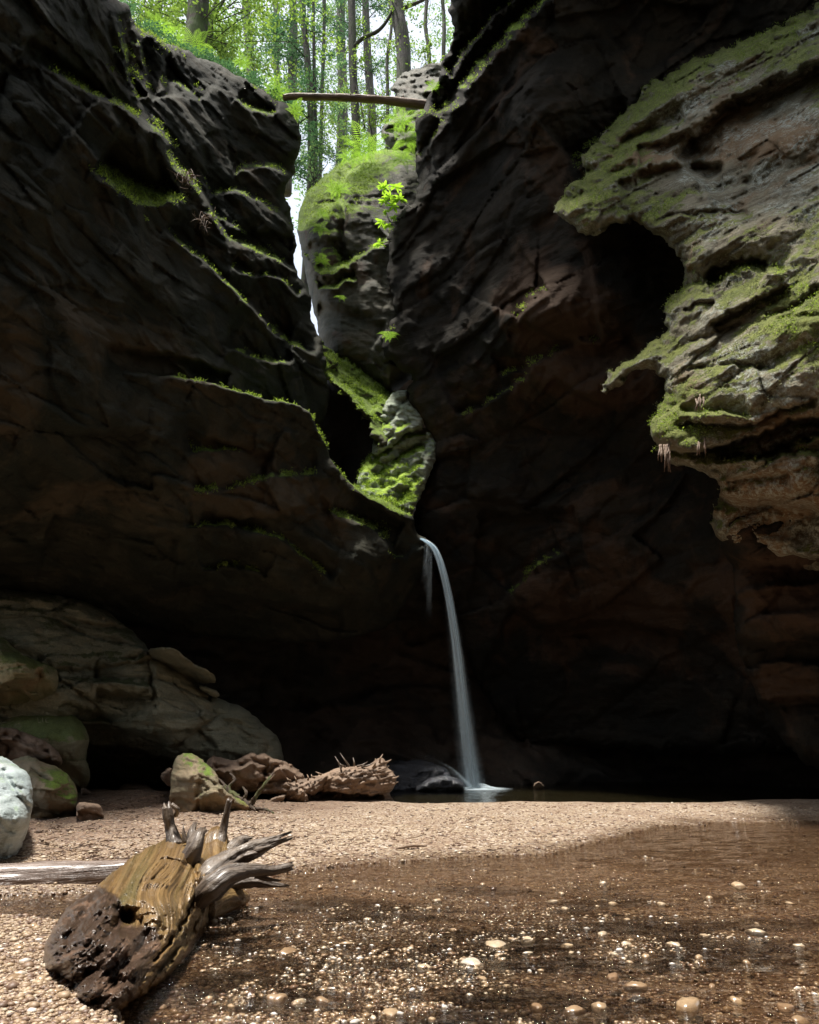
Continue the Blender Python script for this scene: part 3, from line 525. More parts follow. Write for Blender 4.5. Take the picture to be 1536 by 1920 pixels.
# ------------------------------------------------------------------ boulders
GB = 'fallen boulders on the left'
o = relief('boulder', M['boulder'],
  [(-200,1090),(0,1101),(78,1110),(156,1126),(213,1152),(250,1187),(278,1213),(281,1232),(300,1240),(360,1270),(400,1305),(440,1318),(475,1340),(500,1365),(525,1385),(534,1425),(526,1455),(470,1480),(380,1478),(330,1490),(170,1492),(-200,1500)],
  [(-200,1100,11.5),(0,1110,13),(0,1220,12.2),(0,1350,12.3),(0,1480,13.4),(200,1150,14),(250,1220,13),(270,1250,12.9),(285,1330,12.7),(100,1240,12.3),(120,1350,12.6),(170,1460,15.5),(300,1470,15.8),(250,1410,13.6),(400,1330,13.9),(350,1400,13),(430,1430,13.6),(520,1400,14.6),(520,1440,14.4),(400,1290,14.4)],
  ledges=[([(172,1276),(234,1282),(287,1290)], .35, 8, 22), ([(0,1262),(80,1255),(176,1258),(242,1246),(277,1240)], .25, 10, 20,.2), ([(130,1360),(200,1352),(260,1345)], .2, 10, 30)],
  unders=[([(60,1243),(110,1249),(176,1250),(242,1238),(277,1236)], .45, 7, 16), ([(180,1288),(234,1296),(290,1300)], .5, 9, 26), ([(135,1400),(190,1395),(242,1400),(300,1412),(350,1425),(400,1445)], .7, 14, 50), ([(140,1360),(200,1358),(260,1366),(320,1385)], .25, 10, 30), ([(120,1310),(170,1330),(250,1340)], .2, 10, 20)],
  cracks=[([(279,1237),(284,1280),(292,1325)], .2, 4), ([(330,1345),(365,1390),(390,1410)], .06, 8),([(350,1300),(420,1350),(470,1400)],.08,5),([(250,1232),(265,1222),(279,1216)],.2,4)],
  w=24, R=1.0, thick=1.5, fb=(.18,.8), strata=((.1,0,1), 1.6, .10), jag=(3,26), step=3, seed=20, blk=(((.2,0,1),1.2,0.34),((.2,0,1),0.456,0.136)), moss=[(100,1180,120,.25),(380,1360,120,-.6)])
thing(o, 'huge olive brown boulder with stacked layers under the dark cliff', 'boulder', GB)
o = relief('rock_slab', M['boulder'], [(276,1216),(300,1213),(325,1216),(345,1230),(368,1247),(385,1252),(404,1268),(407,1280),(390,1283),(360,1278),(330,1268),(305,1255),(282,1238)],
  [(280,1220,13.2),(340,1240,13.1),(400,1275,13.6)], unders=[([(290,1240),(320,1245),(350,1255),(370,1262)], .15, 4, 10)], w=10, R=.25, thick=2.2, fb=(.10,1.8), strata=((.3,0,1), 4, .06), jag=(3,14), step=2.5, seed=21)
thing(o, 'thin broken slab of rock lying on top of the huge boulder', 'rock')
o = relief('rock_slab', M['boulder'], [(372,1284),(392,1288),(408,1300),(409,1307),(395,1305),(375,1296)], [(372,1290,13.7),(409,1303,13.9)], w=6, R=.15, thick=2, fb=(.05,2), step=2.5, seed=22)
thing(o, 'small rock flake under the end of the broken slab', 'rock')
o = relief('boulder', M['greenb'], [(-160,1180),(0,1192),(12,1198),(25,1216),(58,1235),(105,1252),(113,1275),(104,1300),(82,1318),(40,1326),(-160,1330)],
  [(-160,1250,9.6),(0,1200,11.4),(30,1260,10.7),(105,1270,11),(0,1320,11.3)], unders=[([(-20,1290),(30,1280),(60,1300),(90,1305)], .3, 12, 40)], cracks=[([(60,1240),(80,1280),(85,1310)], .15, 8)],
  w=22, R=.6, thick=1.2, fb=(.12,1.2), facet=(5,.9,.5), jag=(2,20), step=2.5, seed=23, blk=(((.2,0,1),0.7,0.22),((.2,0,1),0.266,0.088)), moss=[(60,1260,60,.3)])
thing(o, 'mossy angular boulder at the left frame edge above the round one', 'boulder', GB)
o = relief('boulder', M['greenb'], [(-60,1350),(8,1343),(30,1336),(60,1333),(126,1334),(150,1348),(165,1372),(167,1395),(161,1420),(168,1440),(170,1460),(158,1482),(130,1498),(60,1500),(-60,1490)],
  [(-60,1400,11.4),(10,1350,12.1),(60,1340,12),(120,1340,12.2),(80,1380,11.4),(150,1390,11.7),(140,1450,11.9),(60,1480,12.6)], unders=[([(90,1435),(120,1450),(150,1470),(170,1472)], .2, 8, 26)],
  w=24, R=.7, thick=1.1, fb=(.06,1.2), facet=(6,.6,.6), jag=(1.5,20), step=2.5, seed=24, moss=[(90,1390,60,.7),(130,1380,40,.3)])
thing(o, 'large rounded green boulder with faint scratched letters', 'boulder', GB); GREENB = o
o = relief('boulder', M['brown'], [(-60,1350),(0,1364),(22,1366),(45,1374),(80,1386),(104,1405),(117,1422),(118,1432),(112,1436),(85,1432),(60,1437),(-60,1440)],
  [(-60,1400,10),(0,1370,10.7),(60,1400,10.4),(115,1430,10.6),(0,1430,10.8)], unders=[([(10,1395),(50,1400),(90,1420),(115,1432)], .15, 8, 30)], ledges=[([(0,1385),(45,1395),(90,1415)], .2, 8, 14)],
  w=14, R=.35, thick=1.4, fb=(.09,1.6), jag=(2,16), step=2.5, seed=25, blk=(((.2,0,1),0.5,0.12),((.2,0,1),0.19,0.048)))
thing(o, 'brown wedge shaped boulder leaning on the round green one', 'boulder', GB)
o = relief('boulder', M['mossb'], [(10,1430),(35,1420),(60,1417),(80,1430),(110,1438),(134,1458),(146,1485),(145,1515),(141,1552),(90,1556),(20,1556),(0,1500)],
  [(20,1430,9.6),(60,1440,9.2),(110,1450,9.4),(90,1490,8.9),(140,1490,9.2),(60,1550,9.3),(130,1550,9.3)], cracks=[([(60,1440),(75,1455),(90,1462)], .12, 4)], unders=[([(50,1510),(80,1520),(120,1518),(143,1512)], .15, 8, 26)],
  w=18, R=.4, thick=1.3, fb=(.08,2), facet=(5,.6,.55), jag=(2,16), step=2.2, seed=26, blk=(((.2,0,1),0.5,0.13),((.2,0,1),0.19,0.052)), moss=[(115,1475,32,1.1),(138,1500,16,1.2),(40,1440,30,-.6)], sand=(1518,1545))
thing(o, 'squat boulder with bright green moss on its right side', 'boulder', GB)
o = relief('boulder', M['grey'], [(-120,1420),(0,1416),(18,1425),(35,1438),(55,1450),(62,1475),(61,1515),(54,1555),(40,1590),(22,1624),(5,1636),(-120,1640)],
  [(-120,1500,5.4),(0,1420,6.5),(50,1460,6.2),(30,1530,5.75),(0,1500,5.8),(10,1620,5.9),(50,1570,6.1)], cracks=[([(10,1450),(30,1490),(50,1510)], .06, 5),([(0,1540),(20,1560),(40,1560)],.05,5)],
  w=14, R=.28, thick=1.5, fb=(.09,2.4), facet=(6,.25,.7), jag=(2,14), step=2.5, seed=27, blk=(((.2,0,1),0.35,0.05),((.2,0,1),0.14,0.02)))
thing(o, 'pale grey boulder cut by the left frame edge', 'boulder', GB)
o = relief('boulder', M['brown'], [(143,1503),(165,1504),(188,1509),(194,1524),(198,1547),(175,1545),(145,1541)], [(143,1520,8.7),(190,1515,8.9),(170,1540,8.8)], unders=[([(145,1520),(170,1519),(196,1528)], .12, 4, 20)], w=7, R=.15, thick=2, fb=(.04,3), facet=(4,.1,.7), jag=(1.5,12), step=2, seed=28)
thing(o, 'small brown block beside the moss covered boulder', 'boulder', GB)
o = relief('boulder', M['brown'], [(150,1480),(160,1474),(178,1487),(180,1493),(150,1496)], [(150,1490,12.4),(180,1490,12.8)], w=5, R=.15, thick=2, fb=(.03,3), step=2, seed=29)
thing(o, 'tiny dark brown stone behind the small brown block', 'boulder', GB)
o = relief('boulder', M['brown'], [(212,1502),(217,1484),(230,1469),(262,1468),(280,1473),(298,1486),(306,1504)], [(212,1500,13),(260,1475,13.6),(300,1500,13)], w=10, R=.35, thick=2, fb=(.05,1.5), facet=(5,.2,.8), jag=(1.5,14), step=2, seed=30, blk=(((.2,0,1),0.5,0.05),((.2,0,1),0.2,0.02)))
thing(o, 'low smooth brown boulder in the shade of the huge one', 'boulder', GB)
o = relief('boulder', M['mossb'], [(322,1440),(330,1420),(347,1409),(366,1414),(388,1432),(405,1450),(414,1475),(440,1494),(468,1508),(487,1532),(484,1545),(330,1545),(318,1505)],
  [(335,1430,9.9),(370,1430,9.6),(350,1480,9.5),(340,1540,9.6),(400,1500,9.4),(480,1530,9.6),(420,1540,9.4)], cracks=[([(385,1440),(405,1480),(430,1500)], .08, 6)], unders=[([(325,1490),(350,1500),(375,1498)], .12, 6, 24)],
  w=14, R=.35, thick=1.3, fb=(.08,2.2), facet=(5,.6,.55), jag=(2.5,16), step=2.2, seed=31, blk=(((.2,0,1),0.5,0.13),((.2,0,1),0.19,0.052)), moss=[(385,1450,22,1.0),(370,1490,18,.9),(460,1515,26,1.3),(350,1430,16,.8),(350,1530,40,-1.5)], sand=(1485,1540))
thing(o, 'pointed pale boulder streaked with moss behind the wet stump', 'boulder', GB)
o = relief('boulder', M['brown'], [(298,1458),(310,1443),(326,1440),(330,1475),(310,1470)], [(298,1455,11),(330,1460,11)], w=7, R=.2, thick=2, fb=(.03,3), step=2, seed=32)
thing(o, 'small shaded stone tucked behind the pointed pale boulder', 'boulder', GB)
o = relief('boulder', M['brown'], [(380,1440),(390,1424),(402,1418),(440,1427),(466,1412),(480,1411),(508,1417),(540,1430),(566,1447),(574,1465),(560,1480),(450,1485),(400,1480)],
  [(390,1430,12),(450,1440,11.8),(480,1420,12),(560,1455,12.2),(480,1470,12)], ledges=[([(400,1450),(440,1445),(470,1435),(500,1440)], .2, 8, 20),([(500,1460),(530,1440),(560,1450)],.2,8,16)], cracks=[([(510,1418),(500,1440),(490,1470)], .15, 4)],
  w=12, R=.35, thick=1.6, fb=(.12,2), facet=(6,.3,.7), jag=(3,14), step=2.2, seed=33, blk=(((.2,0,1),0.45,0.14),((.2,0,1),0.171,0.056)))
thing(o, 'long rugged brown boulder behind the mossy branches', 'boulder', GB)
GW = 'wet black rocks by the pool'
o = relief('wet_rock', M['wet'], [(700,1450),(722,1430),(760,1424),(800,1426),(828,1434),(842,1446),(850,1470),(845,1488),(700,1490)], [(700,1470,16),(780,1435,16.2),(840,1460,16),(780,1485,15.9)], w=14, R=.4, thick=1.5, fb=(.12,2.5), jag=(3,14), step=2, seed=34)
thing(o, 'larger wet black rock behind the big driftwood root', 'rock', GW)
o = relief('wet_rock', M['wet'], [(776,1478),(800,1460),(830,1453),(852,1456),(868,1466),(874,1476),(866,1486),(776,1489)], [(780,1480,15.6),(830,1460,15.5),(870,1475,15.6)], w=12, R=.35, thick=1.4, fb=(.1,3), jag=(2,12), step=2, seed=35)
thing(o, 'low wet black rock at the foot of the waterfall', 'rock', GW)
o = relief('boulder', M['brown'], [(996,1477),(1003,1469),(1014,1466),(1022,1477)], [(1000,1475,17),(1020,1475,17)], w=4, R=.15, thick=2, fb=(.02,3), step=1.5, seed=36)
thing(o, 'small brown stone at the far edge of the dark pool', 'boulder')
# ------------------------------------------------------------------ ground, stream, pool
STREAM = chaikin([(-900,1686),(0,1682),(230,1674),(400,1656),(500,1640),(560,1631),(700,1617),(820,1611),(900,1607),(1000,1601),(1080,1590),(1130,1575),(1180,1561),(1250,1548),(1400,1541),(1536,1536),(2600,1530),(2600,3400),(330,3400),(235,1930),(190,1810),(160,1742),(100,1728),(0,1720),(-900,1712)], 1)
POOL = chaikin([(700,1480),(728,1496),(738,1505),(800,1508),(900,1505),(1000,1503),(1150,1506),(1300,1507),(1420,1501),(1536,1499),(2600,1499),(2600,1402),(640,1402)], 1)
def smax(a, b): return np.maximum(a, b)
def ground_z(V):
    px, py = proj(V); ok = V[..., 1] > 0.6
    d = np.where(ok, smax(polydist(px, py, STREAM), np.where(V[..., 1] > 9, 3.0 * polydist(px, py, POOL), -300)), 200)
    near = 1 / (0.25 + 0.12 * V[..., 1])
    n = fbm(V * np.array([1.2, 1.6, 1]) + 3, 4); n2 = fbm(V * 0.35 + 8, 3)
    edge = d + n * 7
    z = 0.065 * np.tanh(-edge / 18.0)
    z = np.where(edge > 0, -0.020 + z * 0.6 + 0.014 * n + 0.008 * fbm(V * 4.5 + 7, 3), z + (0.03 * n2 + 0.012 * n) * sst(0, -60, edge))
    left = sst(-0.8, -3.5, V[..., 0]) * sst(6.0, 8.0, V[..., 1])
    z = z + left * (0.02 + 0.07 * n2 + 0.05 * n)
    z = np.where(ok, z, 0.0 + 0.03 * n2)
    return z, edge, left
ys = np.concatenate([np.linspace(-20, 0.5, 14), 1.2 * (18.5 / 1.2) ** (np.linspace(0, 1, 560)), np.linspace(19.5, 80, 24)])
cs = np.concatenate([-np.array([9, 6, 4, 2.6, 1.8, 1.3, 1.05]), np.linspace(-.9, .9, 520), np.array([1.05, 1.3, 1.8, 2.6, 4, 6, 9])])
Yg, Cg = np.meshgrid(ys, cs, indexing='ij'); Xg = Cg * np.clip(Yg, 3, 30) * 0.96
G = np.stack([Xg, Yg, np.zeros_like(Xg)], -1)
gz, gedge, gleft = ground_z(G); G[..., 2] = gz
hh, ww = Xg.shape; gi = np.arange(hh * ww).reshape(hh, ww)
GF = np.stack([gi[:-1, :-1], gi[:-1, 1:], gi[1:, 1:], gi[1:, :-1]], -1).reshape(-1, 4)

m, t, out = newmat('gravel'); b = NB(t); M['gravel'] = m
g_ = b.n('ShaderNodeNewGeometry'); pos = g_.outputs['Position']; bs = b.n('ShaderNodeBsdfPrincipled')
warp = b.n('ShaderNodeTexNoise'); b.l(pos, warp.inputs['Vector']); warp.inputs['Scale'].default_value = 18; warp.inputs['Detail'].default_value = 2
vadd = b.n('ShaderNodeVectorMath', operation='MULTIPLY_ADD'); b.l(warp.outputs['Color'], vadd.inputs[0]); vadd.inputs[1].default_value = (.03, .03, .03); b.l(pos, vadd.inputs[2])
pw = vadd.outputs[0]
v1 = b.n('ShaderNodeTexVoronoi'); b.l(pw, v1.inputs['Vector']); v1.inputs['Scale'].default_value = 55
v2 = b.n('ShaderNodeTexVoronoi'); b.l(b.mapping(pw, (0, 0, .4), (1, 1.5, 1)), v2.inputs['Vector']); v2.inputs['Scale'].default_value = 22
def cellcol(v):
    s1 = b.n('ShaderNodeSeparateColor'); b.l(v.outputs['Color'], s1.inputs[0])
    r = b.n('ShaderNodeValToRGB'); b.l(s1.outputs[0], r.inputs[0]); cr = r.color_ramp; cr.interpolation = 'LINEAR'
    cols = [(0, (.075, .045, .030)), (.2, (.20, .125, .085)), (.42, (.28, .20, .13)), (.68, (.41, .315, .21)), (.88, (.54, .45, .34)), (1, (.70, .62, .55))]
    cr.elements[0].position = 0; cr.elements[0].color = (*cols[0][1], 1); cr.elements[1].position = 1; cr.elements[1].color = (*cols[-1][1], 1)
    for p_, c_ in cols[1:-1]:
        e = cr.elements.new(p_); e.color = (*c_, 1)
    return r.outputs[0]
cA, cB = cellcol(v1), cellcol(v2)
big = b.ramp(b.noise(pos, 9, 4, 0.6), 0.48, 0.58)
col = b.mix(big, cA, cB)
edgeA = b.ramp(v1.outputs['Distance'], 0.35, 0.75); 
col = b.mix(b.math('MULTIPLY', edgeA, 0.45), col, (.06, .035, .022))
col = b.mix(b.math('MULTIPLY', b.ramp(b.noise(pos, 1.1, 5, .6), .45, .65), .35), col, (.17, .10, .065))
lit = b.attr('litter')
lfib = b.noise(b.mapping(pos, (0, 0, .3), (14, 40, 20)), 1.0, 5, .7)
lcol = b.mix(b.ramp(lfib, .4, .65), (.055, .032, .022), (.22, .13, .08))
col = b.mix(b.math('MULTIPLY', b.math('ADD', lit, b.math('MULTIPLY', b.math('SUBTRACT', b.noise(pos, 2.5, 4, .6), .5), b.math('MULTIPLY', lit, 2.0)), clamp=True), .8), col, lcol)
wet = b.attr('wet')
dk = b.n('ShaderNodeMix', data_type='RGBA', blend_type='MULTIPLY'); b.l(wet, dk.inputs[0]); b.l(col, dk.inputs[6]); dk.inputs[7].default_value = (.46, .40, .35, 1)
b.l(dk.outputs[2], bs.inputs['Base Color'])
b.put(bs.inputs['Roughness'], b.math('MULTIPLY_ADD', wet, -.45, .7))
h = b.math('ADD', b.math('MULTIPLY', b.math('SUBTRACT', 1.0, v1.outputs['Distance']), .5), b.math('MULTIPLY', b.math('SUBTRACT', 1.0, v2.outputs['Distance']), b.math('MULTIPLY', big, .9)))
bp = b.n('ShaderNodeBump'); bp.inputs['Strength'].default_value = 0.9; bp.inputs['Distance'].default_value = 0.012
b.l(h, bp.inputs['Height']); b.l(bp.outputs[0], bs.inputs['Normal']); b.l(bs.outputs[0], out.inputs[0])
wetv = sst(-16, 3, gedge).ravel()
litv = (gleft * .9 + sst(8.6, 11.5, G[..., 1]) * sst(0.5, -2.0, G[..., 0])).clip(0, 1).ravel()
o = mk('gravel_ground', G.reshape(-1, 3), GF, m, attrs={'wet': wetv, 'litter': litv})
tag(o, 'tan pebbly gravel bar and creek bed', None, None, 'structure')
# water sheets
m, t, out = newmat('creek water'); b = NB(t); M['water'] = m
g_ = b.n('ShaderNodeNewGeometry'); pos = g_.outputs['Position']
tr = b.n('ShaderNodeBsdfTransparent'); tr.inputs[0].default_value = (.85, .80, .74, 1)
gl = b.n('ShaderNodeBsdfGlossy'); gl.inputs['Roughness'].default_value = 0.04; gl.inputs[0].default_value = (1, 1, 1, 1)
r1 = b.noise(b.mapping(pos, (0, 0, .15), (5, 16, 1)), 1.0, 3, .6, .4); r2 = b.noise(b.mapping(pos, (0, 0, -.1), (18, 45, 1)), 1.0, 3, .65)
r3 = b.noise(b.mapping(pos, (0, 0, .0), (55, 120, 1)), 1.0, 2, .6)
rough = b.attr('riffle')
hh_ = b.math('ADD', b.math('MULTIPLY', r1, .35), b.math('MULTIPLY', r2, b.math('MULTIPLY_ADD', rough, 1.1, .12)))
hh_ = b.math('ADD', hh_, b.math('MULTIPLY', r3, b.math('MULTIPLY', rough, .6)))
bp = b.n('ShaderNodeBump'); bp.inputs['Strength'].default_value = 1.0; bp.inputs['Distance'].default_value = 0.035; b.l(hh_, bp.inputs['Height'])
fr = b.n('ShaderNodeFresnel'); fr.inputs[0].default_value = 1.33; b.l(bp.outputs[0], fr.inputs[1]); b.l(bp.outputs[0], gl.inputs['Normal'])
mx = b.n('ShaderNodeMixShader'); b.l(fr.outputs[0], mx.inputs[0]); b.l(tr.outputs[0], mx.inputs[1]); b.l(gl.outputs[0], mx.inputs[2]); b.l(mx.outputs[0], out.inputs[0])
M['pool'] = M['water'].copy(); M['pool'].name = 'pool water'
for n_ in M['pool'].node_tree.nodes:
    if n_.type == 'BSDF_TRANSPARENT': n_.inputs[0].default_value = (.34, .38, .32, 1)
def water(name, ys, xs_fn, label, keep, rif):
    Yw, Cw = np.meshgrid(ys, np.linspace(-1, 1, 300), indexing='ij'); Xw = xs_fn(Yw, Cw)
    V = np.stack([Xw, Yw, np.zeros_like(Xw)], -1)
    zz, ed, _ = ground_z(V)
    k = keep(V, ed); h, w = Xw.shape; ix = np.arange(h * w).reshape(h, w)
    ck = (k[:-1, :-1] | k[1:, :-1] | k[:-1, 1:] | k[1:, 1:])
    Fc = np.stack([ix[:-1, :-1], ix[:-1, 1:], ix[1:, 1:], ix[1:, :-1]], -1)[ck]
    V[..., 2] = 0.002 * fbm(V * np.array([3, 7, 1]), 3)
    u, inv = np.unique(Fc, return_inverse=True)
    o = mk(name, V.reshape(-1, 3)[u], inv.reshape(Fc.shape), M['pool' if 'pool' in name else 'water'], attrs={'riffle': rif(V).reshape(-1)[u]})
    return tag(o, label, None, None, 'structure')
def rif(V):
    px, py = proj(V)
    n = fbm(V * np.array([1.1, 2.2, 1]) + 5, 3)
    a = 0.45 + 0.9 * np.exp(-((px - 620) / 420) ** 2 - ((py - 1800) / 120) ** 2) + .7 * np.exp(-((px - 1050) / 300) ** 2 - ((py - 1760) / 80) ** 2)
    a = a * sst(1600, 1690, py) * (0.45 + 1.1 * sst(-.15, .35, n)) 
    return np.clip(a * 1.3, 0.0, 2.0)
water('stream_water', 1.2 * (11.5 / 1.2) ** np.linspace(0, 1, 260), lambda Y, C: C * np.clip(Y, 3, 30) * 1.25, 'shallow clear brown water of the creek in the foreground', lambda V, e: (e > -28) & (V[..., 1] < 11.3), rif)
water('pool_water', np.linspace(11.6, 24, 120), lambda Y, C: C * Y * 1.0, 'dark still pool below the waterfall', lambda V, e: (e > -60) & (V[..., 1] > 11.6), lambda V: np.full(V.shape[:2], .02))

# ------------------------------------------------------------------ pebbles
import bmesh
def ico(sub):
    bm = bmesh.new(); bmesh.ops.create_icosphere(bm, subdivisions=sub, radius=1.0)
    V = np.array([v.co[:] for v in bm.verts]); Fc = np.array([[v.index for v in f.verts] for f in bm.faces]); bm.free(); return V, Fc
IC1, IC2, IC3 = ico(1), ico(2), ico(3)
m, t, out = newmat('pebble'); b = NB(t); M['pebble'] = m
bs = b.n('ShaderNodeBsdfPrincipled'); tn = b.attr('tint')
r = b.n('ShaderNodeValToRGB'); b.l(tn, r.inputs[0]); cr = r.color_ramp
cr.elements[0].color = (.06, .035, .025, 1); cr.elements[1].color = (.74, .70, .66, 1)
for p_, c_ in [(.3, (.17, .095, .055)), (.55, (.30, .20, .115)), (.72, (.43, .31, .19)), (.86, (.53, .44, .32))]:
    e = cr.elements.new(p_); e.color = (*c_, 1)
g_ = b.n('ShaderNodeNewGeometry'); nz = b.noise(g_.outputs['Position'], 60, 4, .7)
b.l(b.mix(b.math('MULTIPLY', b.ramp(nz, .4, .7), .35), r.outputs[0], (.10, .06, .04)), bs.inputs['Base Color'])
b.put(bs.inputs['Roughness'], b.math('MULTIPLY_ADD', b.attr('wet'), -.42, .6)); bs.inputs['Specular IOR Level'].default_value = .95
b.l(bs.outputs[0], out.inputs[0])
def pebble_geo(ic, pos, size, rr):
    V, Fc = ic
    s = np.array([rr.uniform(.8, 1.3), rr.uniform(.6, 1.0), rr.uniform(.38, .62)]) * size
    a = rr.uniform(0, 6.28); c_, s_ = math.cos(a), math.sin(a)
    off = rr.uniform(0, 100)
    V2 = V * (1 + 0.22 * perlin(V * 0.9 + off))[:, None] * s
    tl = rr.uniform(-.3, .3); V2 = np.stack([V2[:, 0], V2[:, 1] * math.cos(tl) - V2[:, 2] * math.sin(tl), V2[:, 1] * math.sin(tl) + V2[:, 2] * math.cos(tl)], 1)
    V2 = np.stack([V2[:, 0] * c_ - V2[:, 1] * s_, V2[:, 0] * s_ + V2[:, 1] * c_, V2[:, 2]], 1)
    return V2 + pos, Fc
# small pebbles: one mass
rr = np.random.default_rng(3)
def scatter(n, pxr, pyr, dens=None):
    px = rr.uniform(*pxr, n); py = rr.uniform(*pyr, n); V = PG(px, py)
    return V, px, py
def pebble_mass(name, label, V, sizes, ic, tints, wets):
    BV, BF = ic; nb = 24; N = len(V)
    protos = []
    for k in range(nb):
        protos.append(pebble_geo(ic, np.zeros(3), 1.0, rr)[0])
    protos = np.array(protos); pi = rr.integers(0, nb, N)
    a = rr.uniform(0, 6.28, N); ca, sa = np.cos(a)[:, None], np.sin(a)[:, None]
    pv = protos[pi] * sizes[:, None, None]
    X = pv[..., 0] * ca - pv[..., 1] * sa; Y = pv[..., 0] * sa + pv[..., 1] * ca
    VV = np.stack([X, Y, pv[..., 2]], -1) + V[:, None]
    FF = BF[None] + (np.arange(N) * len(BV))[:, None, None]
    o = mk(name, VV.reshape(-1, 3), FF.reshape(-1, 3), M['pebble'], attrs={'tint': np.repeat(tints, len(BV)), 'wet': np.repeat(wets, len(BV))})
    return tag(o, label, None, None, 'stuff')
V, px, py = scatter(46000, (-60, 1600), (1512, 1990)); z, ed, lf = ground_z(V)
keep = (ed < 2) | (rr.uniform(size=len(V)) < .3)
V, z, ed, px, py = V[keep], z[keep], ed[keep], px[keep], py[keep]
sz = np.clip(rr.lognormal(-4.75, .42, len(V)), .004, .028) * np.where(V[:, 1] > 6, 1.15, 1); V[:, 2] = z + sz * .15
ti = np.clip(rr.beta(2.0, 2.2, len(V)) + .02 - .14 * (ed > 0), 0, 1)
pebble_mass('pebbles', 'small mixed tan and brown pebbles scattered over gravel and creek bed', V, sz, IC1, ti, sst(-14, 2, ed))
V, px, py = scatter(30000, (380, 1580), (1600, 1935)); z, ed, lf = ground_z(V)
cn = fbm(V * np.array([2.2, 4.5, 1]) + 11, 3); dens = .9 * np.exp(-((px - 640) / 330) ** 2 - ((py - 1800) / 130) ** 2) + .6 * np.exp(-((px - 1060) / 330) ** 2 - ((py - 1740) / 70) ** 2) + .12
keep = (ed > -6) & (cn + dens * .9 > .52 + .2 * rr.uniform(size=len(V))); V, z, ed = V[keep], z[keep], ed[keep]
sz = np.clip(rr.lognormal(-5.15, .45, len(V)), .0025, .02); V[:, 2] = np.maximum(z, -.004) + sz * .1
pebble_mass('pebbles', 'tiny glistening wet pebbles breaking the surface of the riffles', V, sz, IC1, np.clip(rr.normal(.62, .22, len(V)), 0, 1), np.full(len(V), 1.15))
# litter on the dry ground
n_ = 2600; px = rr.uniform(-40, 1450, n_); py = rr.uniform(1515, 1640, n_); V = PG(px, py); z, ed, lf = ground_z(V)
k_ = (ed < -4) & ((rr.uniform(size=n_) < .22) | (px < 520)); V = V[k_]; V[:, 2] = z[k_] + .006; n_ = len(V)
a_ = rr.uniform(0, 6.28, n_); L_ = np.where(rr.uniform(size=n_) < .4, rr.uniform(.03, .09, n_), rr.uniform(.012, .03, n_)); W_ = np.where(L_ > .03, .0035, L_ * .55)
T_ = np.stack([np.cos(a_), np.sin(a_), rr.normal(0, .12, n_)], 1) * L_[:, None]; S_ = np.stack([-np.sin(a_), np.cos(a_), rr.normal(0, .25, n_)], 1) * W_[:, None]; Z_ = np.array([0, 0, .003])
V8 = np.stack([V - T_, V - S_ * .8, V + T_, V + S_ * .8], 1); V8 = np.concatenate([V8 - Z_, V8 + Z_], 1)
box = np.array([[0,3,2,1],[4,5,6,7],[0,1,5,4],[1,2,6,5],[2,3,7,6],[3,0,4,7]])
o = mk('leaf_litter', V8.reshape(-1, 3), (box[None] + 8 * np.arange(n_)[:, None, None]).reshape(-1, 4), M['pebble'], smooth=False, attrs={'tint': np.repeat(np.clip(rr.normal(.22, .18, n_), 0, .7), 8), 'wet': np.zeros(n_ * 8)})
tag(o, 'dark bits of bark, leaves and twigs strewn over the gravel', None, None, 'stuff')
# cobbles that can be told apart
spots = [(884,1796,20,1,.97),(990,1783,7,0,.9),(1131,1653,7,0,.93),(820,1685,9,0,.8),(905,1655,8,0,.7),(1037,1686,8,0,.9),(1053,1672,7,0,.8),(1175,1765,11,0,.9),(1130,1747,10,0,.86),(932,1766,19,0,.86),(988,1756,12,0,.85),(960,1757,8,0,.7),
  (1064,1768,10,0,.82),(1263,1766,12,0,.87),(1419,1740,13,0,.88),(1498,1770,8,0,.85),(1320,1750,9,0,.8),(1072,1783,7,0,.85),(796,1807,13,0,.87),(881,1862,8,1,.93),(1006,1880,14,1,.55),(1078,1887,14,0,.62),(1124,1882,14,0,.66),(1380,1870,10,1,.75),(1472,1880,15,1,.5),
  (560,1872,11,0,.86),(605,1868,14,0,.6),(522,1862,16,0,.6),(540,1778,16,1,.55),(470,1857,12,1,.12),(926,1664,5,1,.1),(733,1892,14,0,.75),(810,1905,9,0,.8),(700,1905,6,0,.9),(1190,1838,18,0,.6),(1150,1825,12,0,.5),(1240,1690,9,0,.85),(1150,1690,8,0,.8),(1385,1655,10,0,.8),
  (1330,1680,7,0,.75),(745,1699,8,0,.85),(690,1720,7,0,.85),(806,1700,6,0,.8),(850,1740,7,0,.75),(1060,1700,7,0,.85),(770,1775,8,0,.85),(650,1765,9,0,.7),(600,1660,6,0,.7),(665,1650,6,0,.8),(1175,1720,9,0,.7),(1210,1790,7,0,.8),(1310,1790,8,0,.75),(1400,1800,8,0,.7),(1180,1800,6,0,.8),(1480,1690,6,0,.8),(1100,1855,8,0,.7),(950,1845,8,0,.75),(905,1830,10,0,.7),(860,1835,8,1,.9),(1290,1875,20,1,.7),(1335,1845,8,0,.6),(1500,1905,12,0,.6),(265,1712,6,0,.8),(60,1760,8,0,.7),(30,1800,9,0,.75),(70,1880,9,0,.8),(20,1870,10,0,.6),(100,1905,8,0,.65)]
colw = {.97: 'white', .93: 'pale cream', .9: 'pale cream', .55: 'brown', .12: 'blackish', .1: 'blackish'}
def cname(t): return 'blackish' if t < .2 else 'brown' if t < .58 else 'orange tan' if t < .72 else 'tan' if t < .82 else 'cream' if t < .91 else 'white'
rows = ['nearest the frame bottom', 'in the near shallows', 'in mid stream', 'near the gravel bar edge']
COB = []
